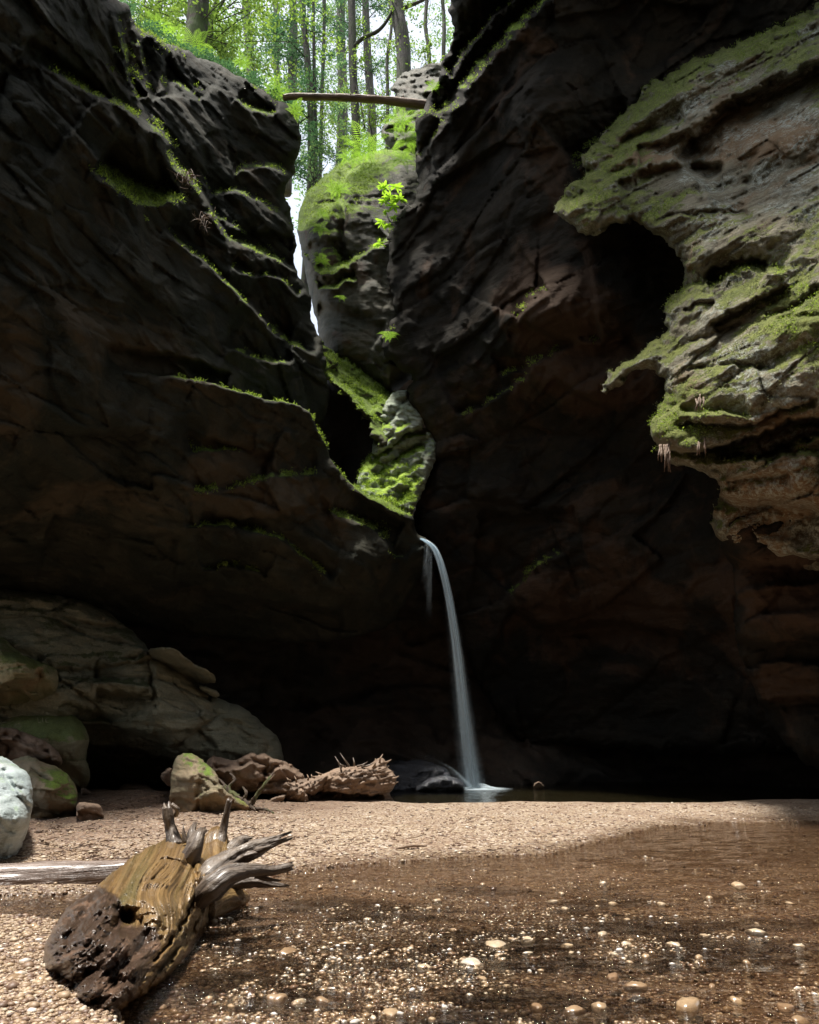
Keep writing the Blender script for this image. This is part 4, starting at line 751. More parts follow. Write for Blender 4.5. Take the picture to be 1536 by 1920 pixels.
for i, (sx, sy, r_px, wetg, tn_) in enumerate(spots):
    p = PG(sx, sy + r_px * .3); size = r_px / F * np.linalg.norm(p) * 1.0
    z = ground_z(p[None])[0][0]; ic = IC3 if r_px > 9 else IC2
    zc = max(z, -size * .3) + size * .02
    V, Fc = pebble_geo(ic, np.zeros(3), size, np.random.default_rng(500 + i))
    V = V * (1 + .22 * perlin(V / size * 1.7 + i)[:, None]) + 0.05 * size * perlin(V / size * 3.1)[:, None] + np.array([p[0], p[1], zc])
    o = mk('cobble', V, Fc, M['pebble'], attrs={'tint': np.clip(tn_ - .06 + 0.08 * perlin(V * 25), 0, 1), 'wet': np.full(len(V), .6 + .4 * wetg)})
    sizew = 'large' if r_px >= 14 else 'medium sized' if r_px >= 9 else 'small'
    dep = 'just off the gravel bar' if sy < 1680 else 'in the far shallows' if sy < 1740 else 'in the middle shallows' if sy < 1800 else 'in the near shallows' if sy < 1860 else 'at the bottom edge'
    if sx < 300: dep = 'on the gravel left of the stump'
    COB.append((o, f'{sizew} {cname(tn_)}', dep, sx))
ORD = ['leftmost', 'second from left', 'third from left', 'fourth from left', 'fifth from left', 'sixth from left', 'seventh from left', 'eighth from left', 'ninth from left']
for o, a_, d_, x_ in COB:
    same = sorted(c[3] for c in COB if c[1] == a_ and c[2] == d_); k = same.index(x_)
    pre = '' if len(same) == 1 else ('rightmost of the ' if k == len(same) - 1 else ORD[k] + ' of the ')
    tag(o, f"{pre}{a_} cobble{'s' if pre else ''} {d_}", 'cobble', 'cobbles standing in the shallow creek')

# ------------------------------------------------------------------ wood
def spline(pts, n):
    p = np.array(pts, float); q = np.vstack([2 * p[0] - p[1], p, 2 * p[-1] - p[-2]]); out = []
    T = np.linspace(0, len(p) - 1 - 1e-6, n)
    for t_ in T:
        i = int(t_); f = t_ - i; a, b_, c, d = q[i:i + 4]
        out.append(0.5 * ((2 * b_) + (-a + c) * f + (2 * a - 5 * b_ + 4 * c - d) * f * f + (-a + 3 * b_ - 3 * c + d) * f ** 3))
    return np.array(out)
def tube(pts, rad, n=40, seg=16, amp=0.08, gro=0.1, seed=0, twist=0, jagend=0.0, fs=3.0):
    c = spline(pts, n); r = np.interp(np.linspace(0, 1, n), np.linspace(0, 1, len(rad)), rad)
    T = np.gradient(c, axis=0); T /= np.linalg.norm(T, axis=1)[:, None] + 1e-9
    up = np.array([0.13, .21, 1.0]) if abs(T[0][2]) < .9 else np.array([1.0, .1, 0])
    N = []; nv = up - T[0] * (up @ T[0]); nv /= np.linalg.norm(nv)
    for k in range(n):
        nv = nv - T[k] * (nv @ T[k]); nv /= np.linalg.norm(nv); N.append(nv)
    N = np.array(N); B = np.cross(T, N); th = np.linspace(0, 2 * math.pi, seg, endpoint=False)
    L = np.concatenate([[0], np.cumsum(np.linalg.norm(np.diff(c, axis=0), axis=1))])
    rm = max(r.max(), 1e-4)
    TH, K = np.meshgrid(th, np.arange(n)); TW = TH + twist * L[K]
    loc = np.stack([L[K] / rm * .35, np.cos(TH) * 1.2, np.sin(TH) * 1.2], -1) + seed * 7.7
    grv = fbm(np.stack([L[K] / rm * .22, np.cos(TW) * fs, np.sin(TW) * fs], -1) + seed, 4, .6)
    rr_ = r[K] * (1 + amp * fbm(loc, 4) * 1.4 + gro * grv)
    V = c[K] + rr_[..., None] * (np.cos(TH)[..., None] * N[K] + np.sin(TH)[..., None] * B[K])
    if jagend: V[-1] += T[-1] * (rng.uniform(-1, 1, seg) * jagend)[:, None]; V[-2] += T[-1] * (rng.uniform(-.5, .5, seg) * jagend * .6)[:, None]
    ix = np.arange(n * seg).reshape(n, seg); nx = np.roll(ix, -1, 1)
    Fc = np.stack([ix[:-1], nx[:-1], nx[1:], ix[1:]], -1).reshape(-1, 4)
    V = np.vstack([V.reshape(-1, 3), c[0] - T[0] * r[0] * .2, c[-1] + T[-1] * r[-1] * .1 - T[-1] * jagend])
    a0, a1 = n * seg, n * seg + 1
    cap0 = np.stack([np.full(seg, a0), nx[0], ix[0], np.full(seg, a0)], 1); cap1 = np.stack([np.full(seg, a1), ix[-1], nx[-1], np.full(seg, a1)], 1)
    # caps as thin quads (degenerate corner avoided by splitting)
    tri = np.vstack([cap0[:, :3], cap1[:, :3]])
    gr = np.vstack([np.stack([L[K], r[K] * np.cos(TW), r[K] * np.sin(TW)], -1).reshape(-1, 3) / 1.0, [[0, 0, 0], [L[-1], 0, 0]]])
    return V, Fc, tri, gr
def q2t(Fc): return np.vstack([Fc[:, [0, 1, 2]], Fc[:, [0, 2, 3]]])
def tubeobj(name, mat, specs, parent=None, rot=None, gscale=1.0):
    Vs = []; Fs = []; G = []; n = 0
    for s_ in specs:
        V, Fq, tri, gr = tube(**s_)
        Vs.append(V); Fs.append(np.vstack([q2t(Fq), tri]) + n); G.append(gr * gscale); n += len(V)
    V = np.vstack(Vs); at = {'grain': np.vstack(G)}
    if rot is not None: at['rot'] = np.full(len(V), rot)
    return mk(name, V, np.vstack(Fs), mat, parent=parent, attrs=at)
def PP(lst): return [P(x, y, d) for x, y, d in lst]
M['stump'] = woodmat('wet stump wood', (.13, .075, .028), (.31, .195, .080), (.13, .105, .04), rough=.36, dark=(.060, .036, .023), coat=.5, bump=.9)
M['root'] = woodmat('wet grey root wood', (.07, .048, .035), (.19, .15, .115), (.030, .021, .016), rough=.45, coat=.15)
M['log'] = woodmat('weathered wet log', (.13, .085, .065), (.32, .255, .22), (.075, .045, .032), rough=.33, coat=.5)
M['drift'] = woodmat('brown rotten driftwood', (.16, .105, .07), (.30, .21, .145), (.10, .07, .05), rough=.65)
M['mossy'] = woodmat('mossy dead branch', (.05, .035, .025), (.10, .07, .05), (.03, .022, .02), rough=.8, mossy=.5)
M['bridge'] = woodmat('barkless fallen trunk', (.16, .10, .06), (.26, .17, .10), (.10, .065, .04), rough=.6)
# foreground stump
ROT = np.array([(80,1775),(105,1715),(140,1685),(190,1662),(222,1680),(238,1712),(228,1738),(262,1735),(298,1732),(300,1790),(272,1832),(252,1872),(160,1905),(85,1835)], float)
def stump_extra(X, Y, D):
    a = R_(54) + 0.25 * np.sin((X - 200) / 120)
    Xc = X - 260; Yc = Y - 1720; u = (Xc * np.cos(a) - Yc * np.sin(a)); v = (Xc * np.sin(a) + Yc * np.cos(a)) + 26 * np.exp(-((X - 288) ** 2 + (Y - 1668) ** 2) / 42 ** 2) - 20 * np.exp(-((X - 330) ** 2 + (Y - 1760) ** 2) / 60 ** 2)
    w1 = fbm(np.stack([u / 420, v / 26 + 0.35 * np.sin(u / 110), 0 * u], -1), 5, .6, True)
    w2 = fbm(np.stack([u / 200, v / 8, 0 * u + 5], -1), 3, .6)
    rd = sst(-25, 25, polydist(X, Y, ROT) + 18 * fbm(np.stack([X / 25, Y / 25, 0 * X], -1), 3))
    D = D - (1 - rd) * (0.050 * (w1 - 1) + 0.010 * w2)
    n1 = fbm(np.stack([X / 70, Y / 60, 0 * X + 2], -1), 5, .5, True); n2 = fbm(np.stack([u / 85, v / 30, 0 * X + 9], -1), 5, .5)
    D = D + rd * (-(n1 - 1) * 0.035 - n2 * 0.13)
    for hx, hy, hr, hd in [(236,1722,24,.35),(160,1790,30,.10),(215,1840,26,.08),(285,1672,12,.06)]:
        hr = hr * (1 + .5 * fbm(np.stack([X / 30, Y / 30, 0 * X + 1], -1), 3))
        D = D + hd * np.exp(-((X - hx) ** 2 + (Y - hy) ** 2) / hr ** 2)
    return D
stump = empty('driftwood_stump', PG(230, 1880)); tag(stump, 'big wet golden driftwood stump with a dark rotten end and snapped roots', 'tree stump')
o = relief('trunk', M['stump'],
  [(82,1782),(92,1752),(110,1724),(133,1694),(168,1676),(205,1642),(240,1612),(273,1592),(310,1572),(335,1562),(362,1564),(380,1580),(400,1600),(428,1612),(440,1640),(425,1662),(408,1668),(402,1700),(392,1735),(375,1762),(350,1795),(324,1825),(285,1855),(254,1874),(222,1898),(185,1903),(156,1898),(140,1870),(137,1852),(115,1835),(90,1826),(82,1805)],
  [(85,1780,3.05),(110,1725,3.25),(150,1690,3.45),(230,1630,3.95),(330,1570,4.45),(420,1620,4.55),(400,1700,4.25),(385,1750,4.0),(325,1825,3.2),(250,1872,2.78),(156,1895,2.62),(200,1895,2.62),(200,1790,2.82),(150,1760,3.02),(300,1700,3.42),(260,1660,3.68),(340,1760,3.55),(370,1640,3.98),(340,1600,4.15),(100,1820,2.85)],
  w=48, R=.34, thick=1.0, fb=(.03,2.0), hf=0, jag=(3,16), step=1.6, seed=40, extra=stump_extra, parent=stump,
  ledges=[([(262,1662),(285,1652),(318,1660)], .05, 7, 14)],
  cracks=[([(290,1800),(340,1740),(365,1690),(368,1640),(355,1610)], .07, 4), ([(300,1790),(350,1720),(380,1670),(385,1620)], .05, 3), ([(300,1610),(340,1615),(370,1640)], .04, 3), ([(400,1660),(380,1700),(350,1760),(300,1820)], .08, 6)])
def add_grain(o, ang, sc, rotpoly=None, rs=22):
    n = len(o.data.vertices); c = np.empty(n * 3, np.float32); o.data.vertices.foreach_get('co', c); c = c.reshape(-1, 3)
    px, py = proj(c.astype(float)); a = R_(ang) + 0.25 * np.sin((px - 200) / 120)
    px0 = px - px.mean(); py0 = py - py.mean(); u = px0 * np.cos(a) - py0 * np.sin(a); v = px0 * np.sin(a) + py0 * np.cos(a) + 26 * np.exp(-((px - 288) ** 2 + (py - 1668) ** 2) / 42 ** 2) - 20 * np.exp(-((px - 330) ** 2 + (py - 1760) ** 2) / 60 ** 2)
    at = o.data.attributes.new('grain', 'FLOAT_VECTOR', 'POINT'); at.data.foreach_set('vector', np.stack([u / sc, v / sc, 0 * u], -1).astype(np.float32).ravel())
    if rotpoly is not None:
        rd = sst(-rs, rs, polydist(px, py, rotpoly)); at = o.data.attributes.new('rot', 'FLOAT', 'POINT'); at.data.foreach_set('value', rd.astype(np.float32))
add_grain(o, 54, 300, ROT)
def stumproot(specs, label=None, mat='root', rot=0.0):
    r_ = tubeobj('root', M[mat], specs, stump, rot)
    if label: r_['label'] = label
px_m = 4.6 / F
k_ = 3.8 / F
stumproot([dict(pts=PP([(330,1590,4.45),(322,1560,4.5),(317,1535,4.5),(313,1512,4.5)]), rad=[16*k_,13*k_,10*k_,11*k_,9*k_], amp=.12, gro=.2, seed=1, jagend=.03)], 'dark snapped upright root with a wet highlight')
stumproot([dict(pts=PP([(330,1528,4.5),(333,1518,4.45),(322,1508,4.45)]), rad=[5*k_,4*k_], n=10, seg=8)])
stumproot([dict(pts=PP([(412,1585,4.75),(418,1560,4.8),(424,1530,4.8),(431,1500,4.8)]), rad=[11*k_,8.5*k_,7*k_,6*k_], amp=.1, gro=.2, seed=2, jagend=.02)], 'slender dark upright root')
stumproot([dict(pts=PP([(352,1615,4.2),(365,1590,4.2),(373,1565,4.25),(380,1560,4.3)]), rad=[20*k_,17*k_,12*k_,8*k_], amp=.25, gro=.25, seed=3, jagend=.04), dict(pts=PP([(362,1585,4.25),(360,1560,4.3),(366,1543,4.35)]), rad=[10*k_,8*k_,4*k_], amp=.2, seed=4, jagend=.03, n=16), dict(pts=PP([(348,1580,4.35),(345,1565,4.35),(344,1548,4.35)]), rad=[6*k_,4*k_,1*k_], n=12, seg=8, jagend=.01)], 'knotted broken root stub at the top')
stumproot([dict(pts=PP([(405,1640,4.5),(403,1605,4.75),(405,1575,4.85),(412,1566,5.0)]), rad=[24*k_,31*k_,27*k_,16*k_], amp=.12, gro=.08, seed=5, n=50, seg=40)], 'rounded golden root knob', 'stump')
stumproot([dict(pts=PP([(425,1608,4.75),(440,1588,4.8),(455,1575,4.85),(470,1573,4.85)]), rad=[16*k_,14*k_,10*k_,5*k_], amp=.2, gro=.2, seed=6, jagend=.04)])
stumproot([dict(pts=PP([(375,1665,4.15),(400,1638,4.2),(440,1610,4.3),(480,1590,4.35),(528,1572,4.4)]), rad=[20*k_,22*k_,19*k_,14*k_,8*k_], amp=.12, gro=.28, seed=7, jagend=.10, n=70, seg=36), dict(pts=PP([(450,1612,4.3),(475,1602,4.3),(498,1594,4.35)]), rad=[10*k_,8*k_,4*k_], amp=.2, gro=.3, seed=8, jagend=.06, n=20)], 'thick pale splintered root pointing right')
stumproot([dict(pts=PP([(370,1690,4.0),(395,1665,4.0),(430,1640,4.05),(470,1632,4.1),(510,1632,4.15),(545,1624,4.2)]), rad=[16*k_,22*k_,18*k_,11*k_,8*k_,7*k_], amp=.1, gro=.2, seed=9, jagend=.03, n=70, seg=30)], 'long dark wet root pointing right')
stumproot([dict(pts=PP([(390,1680,4.5),(430,1660,4.6),(470,1652,4.6),(500,1656,4.6),(532,1660,4.6)]), rad=[16*k_,15*k_,11*k_,7*k_,3*k_], amp=.15, gro=.3, seed=10, jagend=.05, n=60, seg=24), dict(pts=PP([(450,1655,4.6),(490,1648,4.6),(515,1650,4.6)]), rad=[7*k_,6*k_,2*k_], amp=.2, gro=.3, seed=11, n=20)])
stumproot([dict(pts=PP([(380,1705,4.3),(410,1690,4.5),(445,1684,4.65),(465,1684,4.75)]), rad=[26*k_,26*k_,18*k_,6*k_], amp=.15, gro=.15, seed=12, n=40, seg=28)], None, 'stump', .15)
stumproot([dict(pts=PP([(470,1596,4.33),(492,1592,4.3),(512,1584,4.3)]), rad=[6*k_,5*k_,2*k_], amp=.2, gro=.3, seed=88, jagend=.05, n=18)])
stumproot([dict(pts=PP([(480,1640,4.15),(500,1648,4.15),(516,1650,4.15)]), rad=[6*k_,4*k_,2*k_], amp=.2, gro=.3, seed=89, jagend=.04, n=18)])
stumproot([dict(pts=PP([(395,1712,4.55),(430,1705,4.65),(460,1700,4.7)]), rad=[22*k_,16*k_,6*k_], amp=.3, gro=.2, seed=13, n=30, seg=20)], None, 'stump', 1.0)
# left log
o = tubeobj('driftwood_log', M['log'], [dict(pts=PP([(-260,1682,5.0),(-60,1664,5.1),(60,1655,5.2),(160,1648,5.25),(260,1640,5.3)]), rad=[34*5.6/F,30*5.6/F,28*5.6/F,25*5.6/F,24*5.6/F], amp=.05, gro=.06, n=140, seg=48, seed=14, fs=5)])
tag(o, 'smooth wet driftwood log lying behind the stump at the left', 'log')
o = tubeobj('driftwood_branch', M['log'], [dict(pts=PP([(14,1648,5.15),(28,1640,5.15),(36,1630,5.15)]), rad=[.05,.035,.012], n=14, seg=10, seed=15, jagend=.01)], parent=None)
tag(o, 'short pale snag poking up behind the smooth log', 'branch')
# bridge log
o = tubeobj('fallen_log', M['bridge'], [dict(pts=PP([(532,183,17.75),(550,181,17.85),(600,182,18.2),(660,184,18.6),(720,188,19.0),(770,194,19.3),(840,203,19.8)]), rad=[.10,.11,.115,.125,.14,.16,.17], amp=.06, gro=.08, n=120, seg=28, seed=16, fs=4)]
  + [dict(pts=PP([(x, y, d), (x + dx, y - h, d - .05)]), rad=[.03,.015], n=6, seg=6, seed=k) for k, (x, y, d, dx, h) in enumerate([(632,180,18.4,-1,12),(715,186,18.9,2,13),(757,190,19.2,-1,13),(655,183,18.5,3,9),(740,190,19.1,3,9)])])
tag(o, 'barkless fallen tree trunk bridging the top of the gap', 'log')
# big background driftwood root
wad = empty('driftwood_rootwad', PG(660, 1505)); tag(wad, 'large brown tangled driftwood root beside the dark pool', 'driftwood')
def wad_extra(X, Y, D):
    w1 = fbm(np.stack([(X - Y * .5) / 55, (Y + X * .35) / 16, 0 * X], -1), 5, .6, True); return D - 0.045 * (w1 - 1) + 0.03 * fbm(np.stack([X / 9, Y / 9, 0 * X], -1), 3)
o = relief('trunk', M['drift'],
  [(575,1503),(577,1485),(575,1470),(590,1462),(615,1448),(640,1438),(662,1436),(688,1438),(700,1428),(712,1420),(722,1424),(728,1440),(740,1452),(744,1466),(736,1480),(728,1487),(735,1497),(742,1506),(700,1508),(640,1508)],
  [(575,1490,12.3),(640,1440,12.2),(715,1422,12.3),(742,1465,12.2),(680,1460,11.8),(640,1480,11.9),(640,1505,12.4),(735,1505,12.4),(700,1490,12.1)],
  unders=[([(585,1478),(620,1484),(660,1486),(720,1490)], .5, 5, 18)], w=9, R=.3, thick=1.6, fb=(.06,3), jag=(2,22), step=1.5, seed=41, extra=wad_extra, parent=wad)
add_grain(o, 20, 110)
o = relief('trunk', M['drift'], [(450,1468),(480,1464),(520,1460),(556,1466),(590,1455),(622,1446),(600,1490),(560,1492),(500,1490),(455,1484)],
  [(450,1475,12.2),(530,1462,12.1),(600,1450,12.2),(560,1488,12)], w=9, R=.3, thick=1.5, fb=(.07,3), jag=(3,10), step=1.6, seed=42, extra=wad_extra, parent=wad, moss=[(500,1468,30,1)])
add_grain(o, 5, 110); o['label'] = 'low rotten trunk end running left of the root mass'
kw = 13.2 / F
wr = np.random.default_rng(9)
sp = [((640,1440),(628,1418)),((648,1438),(633,1428)),((655,1437),(638,1412)),((664,1436),(662,1420)),((670,1437),(690,1428)),((678,1438),(702,1430)),((640,1446),(634,1430)),((700,1440),(704,1422)),((712,1430),(718,1414)),((722,1430),(734,1424)),((735,1460),(748,1455)),((735,1470),(747,1466)),((590,1458),(584,1452)),((578,1462),(576,1452)),((602,1452),(592,1447)),((556,1466),(552,1455)),((545,1464),(538,1458)),((700,1448),(730,1436)),((690,1455),(738,1446))]
for k, ((xa, ya), (xb, yb)) in enumerate(sp):
    th_ = 2.2 if k > 6 and k < 12 or k > 16 else 1.8
    tubeobj('root', M['drift'] if k > 6 else M['root'], [dict(pts=PP([(xa, ya, 12.1), ((xa + xb) / 2 + wr.uniform(-2, 2), (ya + yb) / 2 + 1, 12.05), (xb, yb, 12.1)]), rad=[th_ * kw, th_ * .7 * kw, th_ * .25 * kw], n=14, seg=8, amp=.2, gro=.2, seed=k + 20)], wad, 0.0)
# mossy branches between the boulder and the root
mb = empty('dead_branch', PG(475, 1530)); tag(mb, 'forked mossy dead branch beside the pointed pale boulder', 'branch')
for k, (pts, rd) in enumerate([([(420,1475,10.6),(440,1492,10.4),(470,1512,10.2),(500,1535,10.0)], [9,10,9,4]), ([(470,1510,10.2),(482,1490,10.2),(500,1466,10.2),(512,1450,10.3)], [9,7,6,3]), ([(455,1500,10.3),(462,1488,10.3),(456,1476,10.4)], [8,6,3]),
     ([(440,1492,10.4),(428,1478,10.5),(440,1462,10.6),(432,1450,10.7)], [8,7,6,4]), ([(480,1515,10.1),(505,1520,10),(524,1532,9.9)], [6,4,1.5]), ([(430,1480,10.5),(415,1465,10.7),(405,1455,10.9)], [6,4,2])]):
    tubeobj('branch', M['mossy'], [dict(pts=PP(pts), rad=[r_ * 4.5 / F for r_ in rd], n=40, seg=12, amp=.5, gro=.5, seed=50 + k, jagend=.02)], mb)
o = relief('driftwood_piece', M['drift'], [(486,1508),(510,1496),(535,1490),(534,1500),(520,1508),(495,1512)], [(490,1505,11.6),(530,1495,11.8)], w=4, R=.1, thick=2, fb=(.03,3), step=1.5, seed=43); add_grain(o, 10, 110)
tag(o, 'flat dark piece of driftwood lying left of the tangled root', 'driftwood')
o = relief('driftwood_piece', M['drift'], [(534,1480),(555,1472),(575,1485),(578,1505),(555,1510),(532,1506)], [(540,1480,12),(570,1500,12)], w=6, R=.2, thick=2, fb=(.07,4), jag=(3,8), step=1.5, seed=44, extra=wad_extra); add_grain(o, 40, 110)
tag(o, 'crumbling chunk of rotten wood against the tangled root', 'driftwood')
o = tubeobj('twig', M['drift'], [dict(pts=[PG(743,1603)+[0,0,.05],PG(770,1601)+[0,0,.065],PG(800,1600)+[0,0,.06]], rad=[.008,.014,.006], n=20, seg=7, amp=.2)])
tag(o, 'thin dark twig lying on the gravel bar', 'twig')

# ------------------------------------------------------------------ waterfall
m, t, out = newmat('falling water'); b = NB(t); M['fall'] = m
df = b.n('ShaderNodeBsdfDiffuse'); df.inputs[0].default_value = (.78, .92, 1, 1); tl = b.n('ShaderNodeBsdfTranslucent'); tl.inputs[0].default_value = (.78, .92, 1, 1)
gs = b.n('ShaderNodeBsdfGlossy'); gs.inputs['Roughness'].default_value = .35
m1 = b.n('ShaderNodeMixShader'); m1.inputs[0].default_value = .5; b.l(df.outputs[0], m1.inputs[1]); b.l(tl.outputs[0], m1.inputs[2])
m2 = b.n('ShaderNodeMixShader'); m2.inputs[0].default_value = .08; b.l(m1.outputs[0], m2.inputs[1]); b.l(gs.outputs[0], m2.inputs[2])
tp = b.n('ShaderNodeBsdfTransparent')
strk = b.noise(b.mapping(b.attr('grain', 'Vector'), (0, 0, 0), (.5, 14, 14)), 1.5, 4, .6)
al = b.math('MULTIPLY', b.attr('alpha'), b.math('MULTIPLY', b.ramp(strk, .3, .72), 1.5), clamp=True)
m3 = b.n('ShaderNodeMixShader'); b.l(al, m3.inputs[0]); b.l(tp.outputs[0], m3.inputs[1]); b.l(m2.outputs[0], m3.inputs[2]); b.l(m3.outputs[0], out.inputs[0])
wf = empty('waterfall', P(890, 1478, 16.4)); tag(wf, 'silky white waterfall dropping from the rock lip into the dark pool', 'waterfall')
path = spline(PP([(771,999,16.9),(779,1007,16.75),(798,1014,16.5),(816,1030,16.35),(830,1068,16.3),(843,1125,16.3),(855,1200,16.3),(866,1290,16.3),(875,1370,16.3),(884,1440,16.3),(890,1479,16.3)]), 90)
fr_ = np.random.default_rng(12)
def ribbons(paths, halfw, alpha, name):
    Vs = []; Fs = []; Al = []; Gr = []; n = 0; W_ = 7
    for (c, ang, hw, al_, off) in paths:
        k = len(c); T = np.gradient(c, axis=0); T /= np.linalg.norm(T, axis=1)[:, None]
        side = np.array([math.cos(ang), math.sin(ang), .001]); s_ = side - T * (T @ side)[:, None]; s_ /= np.linalg.norm(s_, axis=1)[:, None]
        u = np.linspace(-1, 1, W_)
        V = c[:, None] + s_[:, None] * (u[None, :, None] * hw[:, None, None])
        a = al_[:, None] * (1 - np.abs(u)[None] ** 2) ** 1.3
        L = np.arange(k) / k * 6.5
        Gr.append(np.stack([np.repeat(L[:, None], W_, 1) + off, (u[None] * hw[:, None]) * 3 + off * 3, np.full((k, W_), off)], -1).reshape(-1, 3))
        ix = np.arange(k * W_).reshape(k, W_) + n
        Fs.append(np.stack([ix[:-1, :-1], ix[:-1, 1:], ix[1:, 1:], ix[1:, :-1]], -1).reshape(-1, 4)); Vs.append(V.reshape(-1, 3)); Al.append(a.ravel()); n += k * W_
    return mk(name, np.vstack(Vs), np.vstack(Fs), M['fall'], parent=wf, attrs={'alpha': np.concatenate(Al), 'grain': np.vstack(Gr)})
tt = np.linspace(0, 1, 90)
rad = np.interp(tt, [0, .12, .25, .5, 1], [.02, .035, .05, .075, .14])
pt = []
for k in range(26):
    r0 = math.sqrt(fr_.uniform(0, 1)); a0 = fr_.uniform(0, 6.28)
    off = np.stack([np.cos(a0) * r0 * rad, np.sin(a0) * r0 * rad, 0 * rad], -1)
    hw = rad * fr_.uniform(.35, .8) + .012
    av = np.interp(tt, [0, .1, .3, .6, 1], [1.3, 1.3, .85, .42, .20]) * fr_.uniform(.4, 1)
    pt.append((path + off, fr_.uniform(-1.2, 1.2), hw, av, fr_.uniform(0, 30)))
for k in range(9):
    q0 = 45; c = path[q0:] + np.array([fr_.normal() * .10, fr_.normal() * .08, 0]); s_ = np.linspace(0, 1, len(c))
    pt.append((c, fr_.uniform(-1, 1), .10 + .22 * s_, .10 * np.sin(np.minimum(s_ * 1.2, 1) * 1.57) * fr_.uniform(.5, 1.2), fr_.uniform(0, 30)))
ribbons(pt, None, None, 'main_stream')
pt = []
for k in range(6):
    c = spline(PP([(735 + k * 3, 1413 + k, 16.7), (790, 1416 + 2 * k, 16.6), (840, 1436 + 2 * k, 16.5), (872, 1462 + k, 16.4), (888, 1478, 16.35)]), 40); s_ = np.linspace(0, 1, 40)
    pt.append((c, fr_.uniform(1.0, 1.6), .05 + .12 * s_, (.30 * s_ ** 1.2 + .05) * fr_.uniform(.4, 1), fr_.uniform(0, 30)))
ribbons(pt, None, None, 'side_spill')
pt = []
for k in range(7):
    x0 = 798 + fr_.uniform(-2, 14); y1 = fr_.uniform(1080, 1190)
    c = spline(PP([(x0, 1018, 16.45), (x0 - 1, 1045, 16.4), (x0 - 2.5, (1045 + y1) / 2, 16.4), (x0 - 4, y1, 16.4)]), 40); s_ = np.linspace(0, 1, 40)
    pt.append((c, fr_.uniform(-.8, .8), .02 + .05 * s_, (.30 * (1 - s_) ** .7 * fr_.uniform(.5, 1)), fr_.uniform(0, 30)))
ribbons(pt, None, None, 'thin_veil')
# foam where it lands
U, Rr = np.meshgrid(np.linspace(0, 2 * math.pi, 60), np.linspace(0, 1, 24)); pc = PG(902, 1479)
V = np.stack([pc[0] + np.cos(U) * Rr * .75, pc[1] + np.sin(U) * Rr * .9, .006 + .10 * np.exp(-(Rr / .35) ** 2) * (1 + .3 * perlin(np.stack([np.cos(U) * Rr * 5, np.sin(U) * Rr * 5, 0 * U], -1)))], -1)
ix = np.arange(U.size).reshape(U.shape)
mk('foam', V.reshape(-1, 3), np.stack([ix[:-1, :-1], ix[:-1, 1:], ix[1:, 1:], ix[1:, :-1]], -1).reshape(-1, 4), M['fall'], parent=wf, attrs={'alpha': (2.6 * (1 - Rr) ** 1.5).ravel(), 'grain': V.reshape(-1, 3)})
# spray hanging round the foot
m, t, out = newmat('spray'); b = NB(t)
vs = b.n('ShaderNodeVolumePrincipled'); vs.inputs['Color'].default_value = (.85, .93, 1, 1); vs.inputs['Density'].default_value = .06; vs.inputs['Anisotropy'].default_value = 0.0
b.l(vs.outputs[0], out.inputs['Volume'])
def blob(c, r, name):
    V, Fc = IC3; V = V * np.array(r); V = V * (1 + .25 * perlin(V * 1.3 + 4))[:, None] + c
    return mk(name, V, Fc, m, parent=wf)


# scratched letters on the round green boulder
from mathutils.bvhtree import BVHTree
me = GREENB.data; bv = BVHTree.FromPolygons([v.co for v in me.vertices], [p.vertices[:] for p in me.polygons])
def onto(px, py):
    d = Vector(rays(px, py)); h = bv.ray_cast(Vector((0, 0, CAMZ)), d)[0]; return np.array(h) if h else P(px, py, 11.6)
mm, t, out = newmat('scratched stone'); b = NB(t); bs = b.n('ShaderNodeBsdfPrincipled'); bs.inputs['Base Color'].default_value = (.32, .30, .17, 1); bs.inputs['Roughness'].default_value = .9; b.l(bs.outputs[0], out.inputs[0])
sc_ = [[(71,1346),(72.2,1350.5),(73,1355),(78,1354.3)], [(80,1346),(80.4,1350),(80.9,1355)], [(90.5,1346.5),(86.8,1347.5),(86,1350.5),(87,1354),(91,1354.5)]]
tubeobj('carved_letters', mm, [dict(pts=[onto(*p_) for p_ in l_], rad=[.007, .009, .007], n=16, seg=6, amp=.2, gro=0, seed=k) for k, l_ in enumerate(sc_)], GREENB)
# ------------------------------------------------------------------ forest above the gap
M['floor'] = rockmat('forest floor', (.06, .04, .02), (.12, .08, .05), (.05, .04, .02), rust_amt=.3, moss_th=.9, moss=(.1, .16, .03), scale=1.5)
M['bark'] = barkmat('grey bark', (.05, .042, .036), (.13, .11, .095), moss=.2)
M['bark_dark'] = barkmat('dark bark', (.025, .022, .018), (.07, .058, .045), moss=.35)
M['bark_moss'] = barkmat('mossy bark', (.03, .026, .02), (.08, .06, .04), moss=.9)
M['lime'] = leafmat('lime leaves', (.06, .11, .03), (.17, .24, .07), .42)
M['teal'] = leafmat('hemlock needles', (.025, .065, .05), (.06, .12, .075), .35)
M['pale'] = leafmat('pale far leaves', (.06, .12, .075), (.14, .20, .11), .45)  # far foliage gets its haze from this paler colour
M['fern'] = leafmat('fern fronds', (.09, .17, .03), (.19, .30, .06), .5)
M['vivid'] = leafmat('bright glossy leaves', (.16, .30, .03), (.28, .42, .06), .45, .4)
fr = np.random.default_rng(21)
def floor_h(x, y): return 13.5 + .10 * (y - 20) + 0.9 * np.sin(x * .3 + 1) * .5
Xf, Yf = np.meshgrid(np.linspace(-40, 40, 110), np.linspace(22.5, 90, 100)); Zf = floor_h(Xf, Yf)
Vf = np.stack([Xf, Yf, Zf], -1); Vf[..., 2] += fbm(Vf * .3, 4) * .6
ix = np.arange(Xf.size).reshape(Xf.shape)
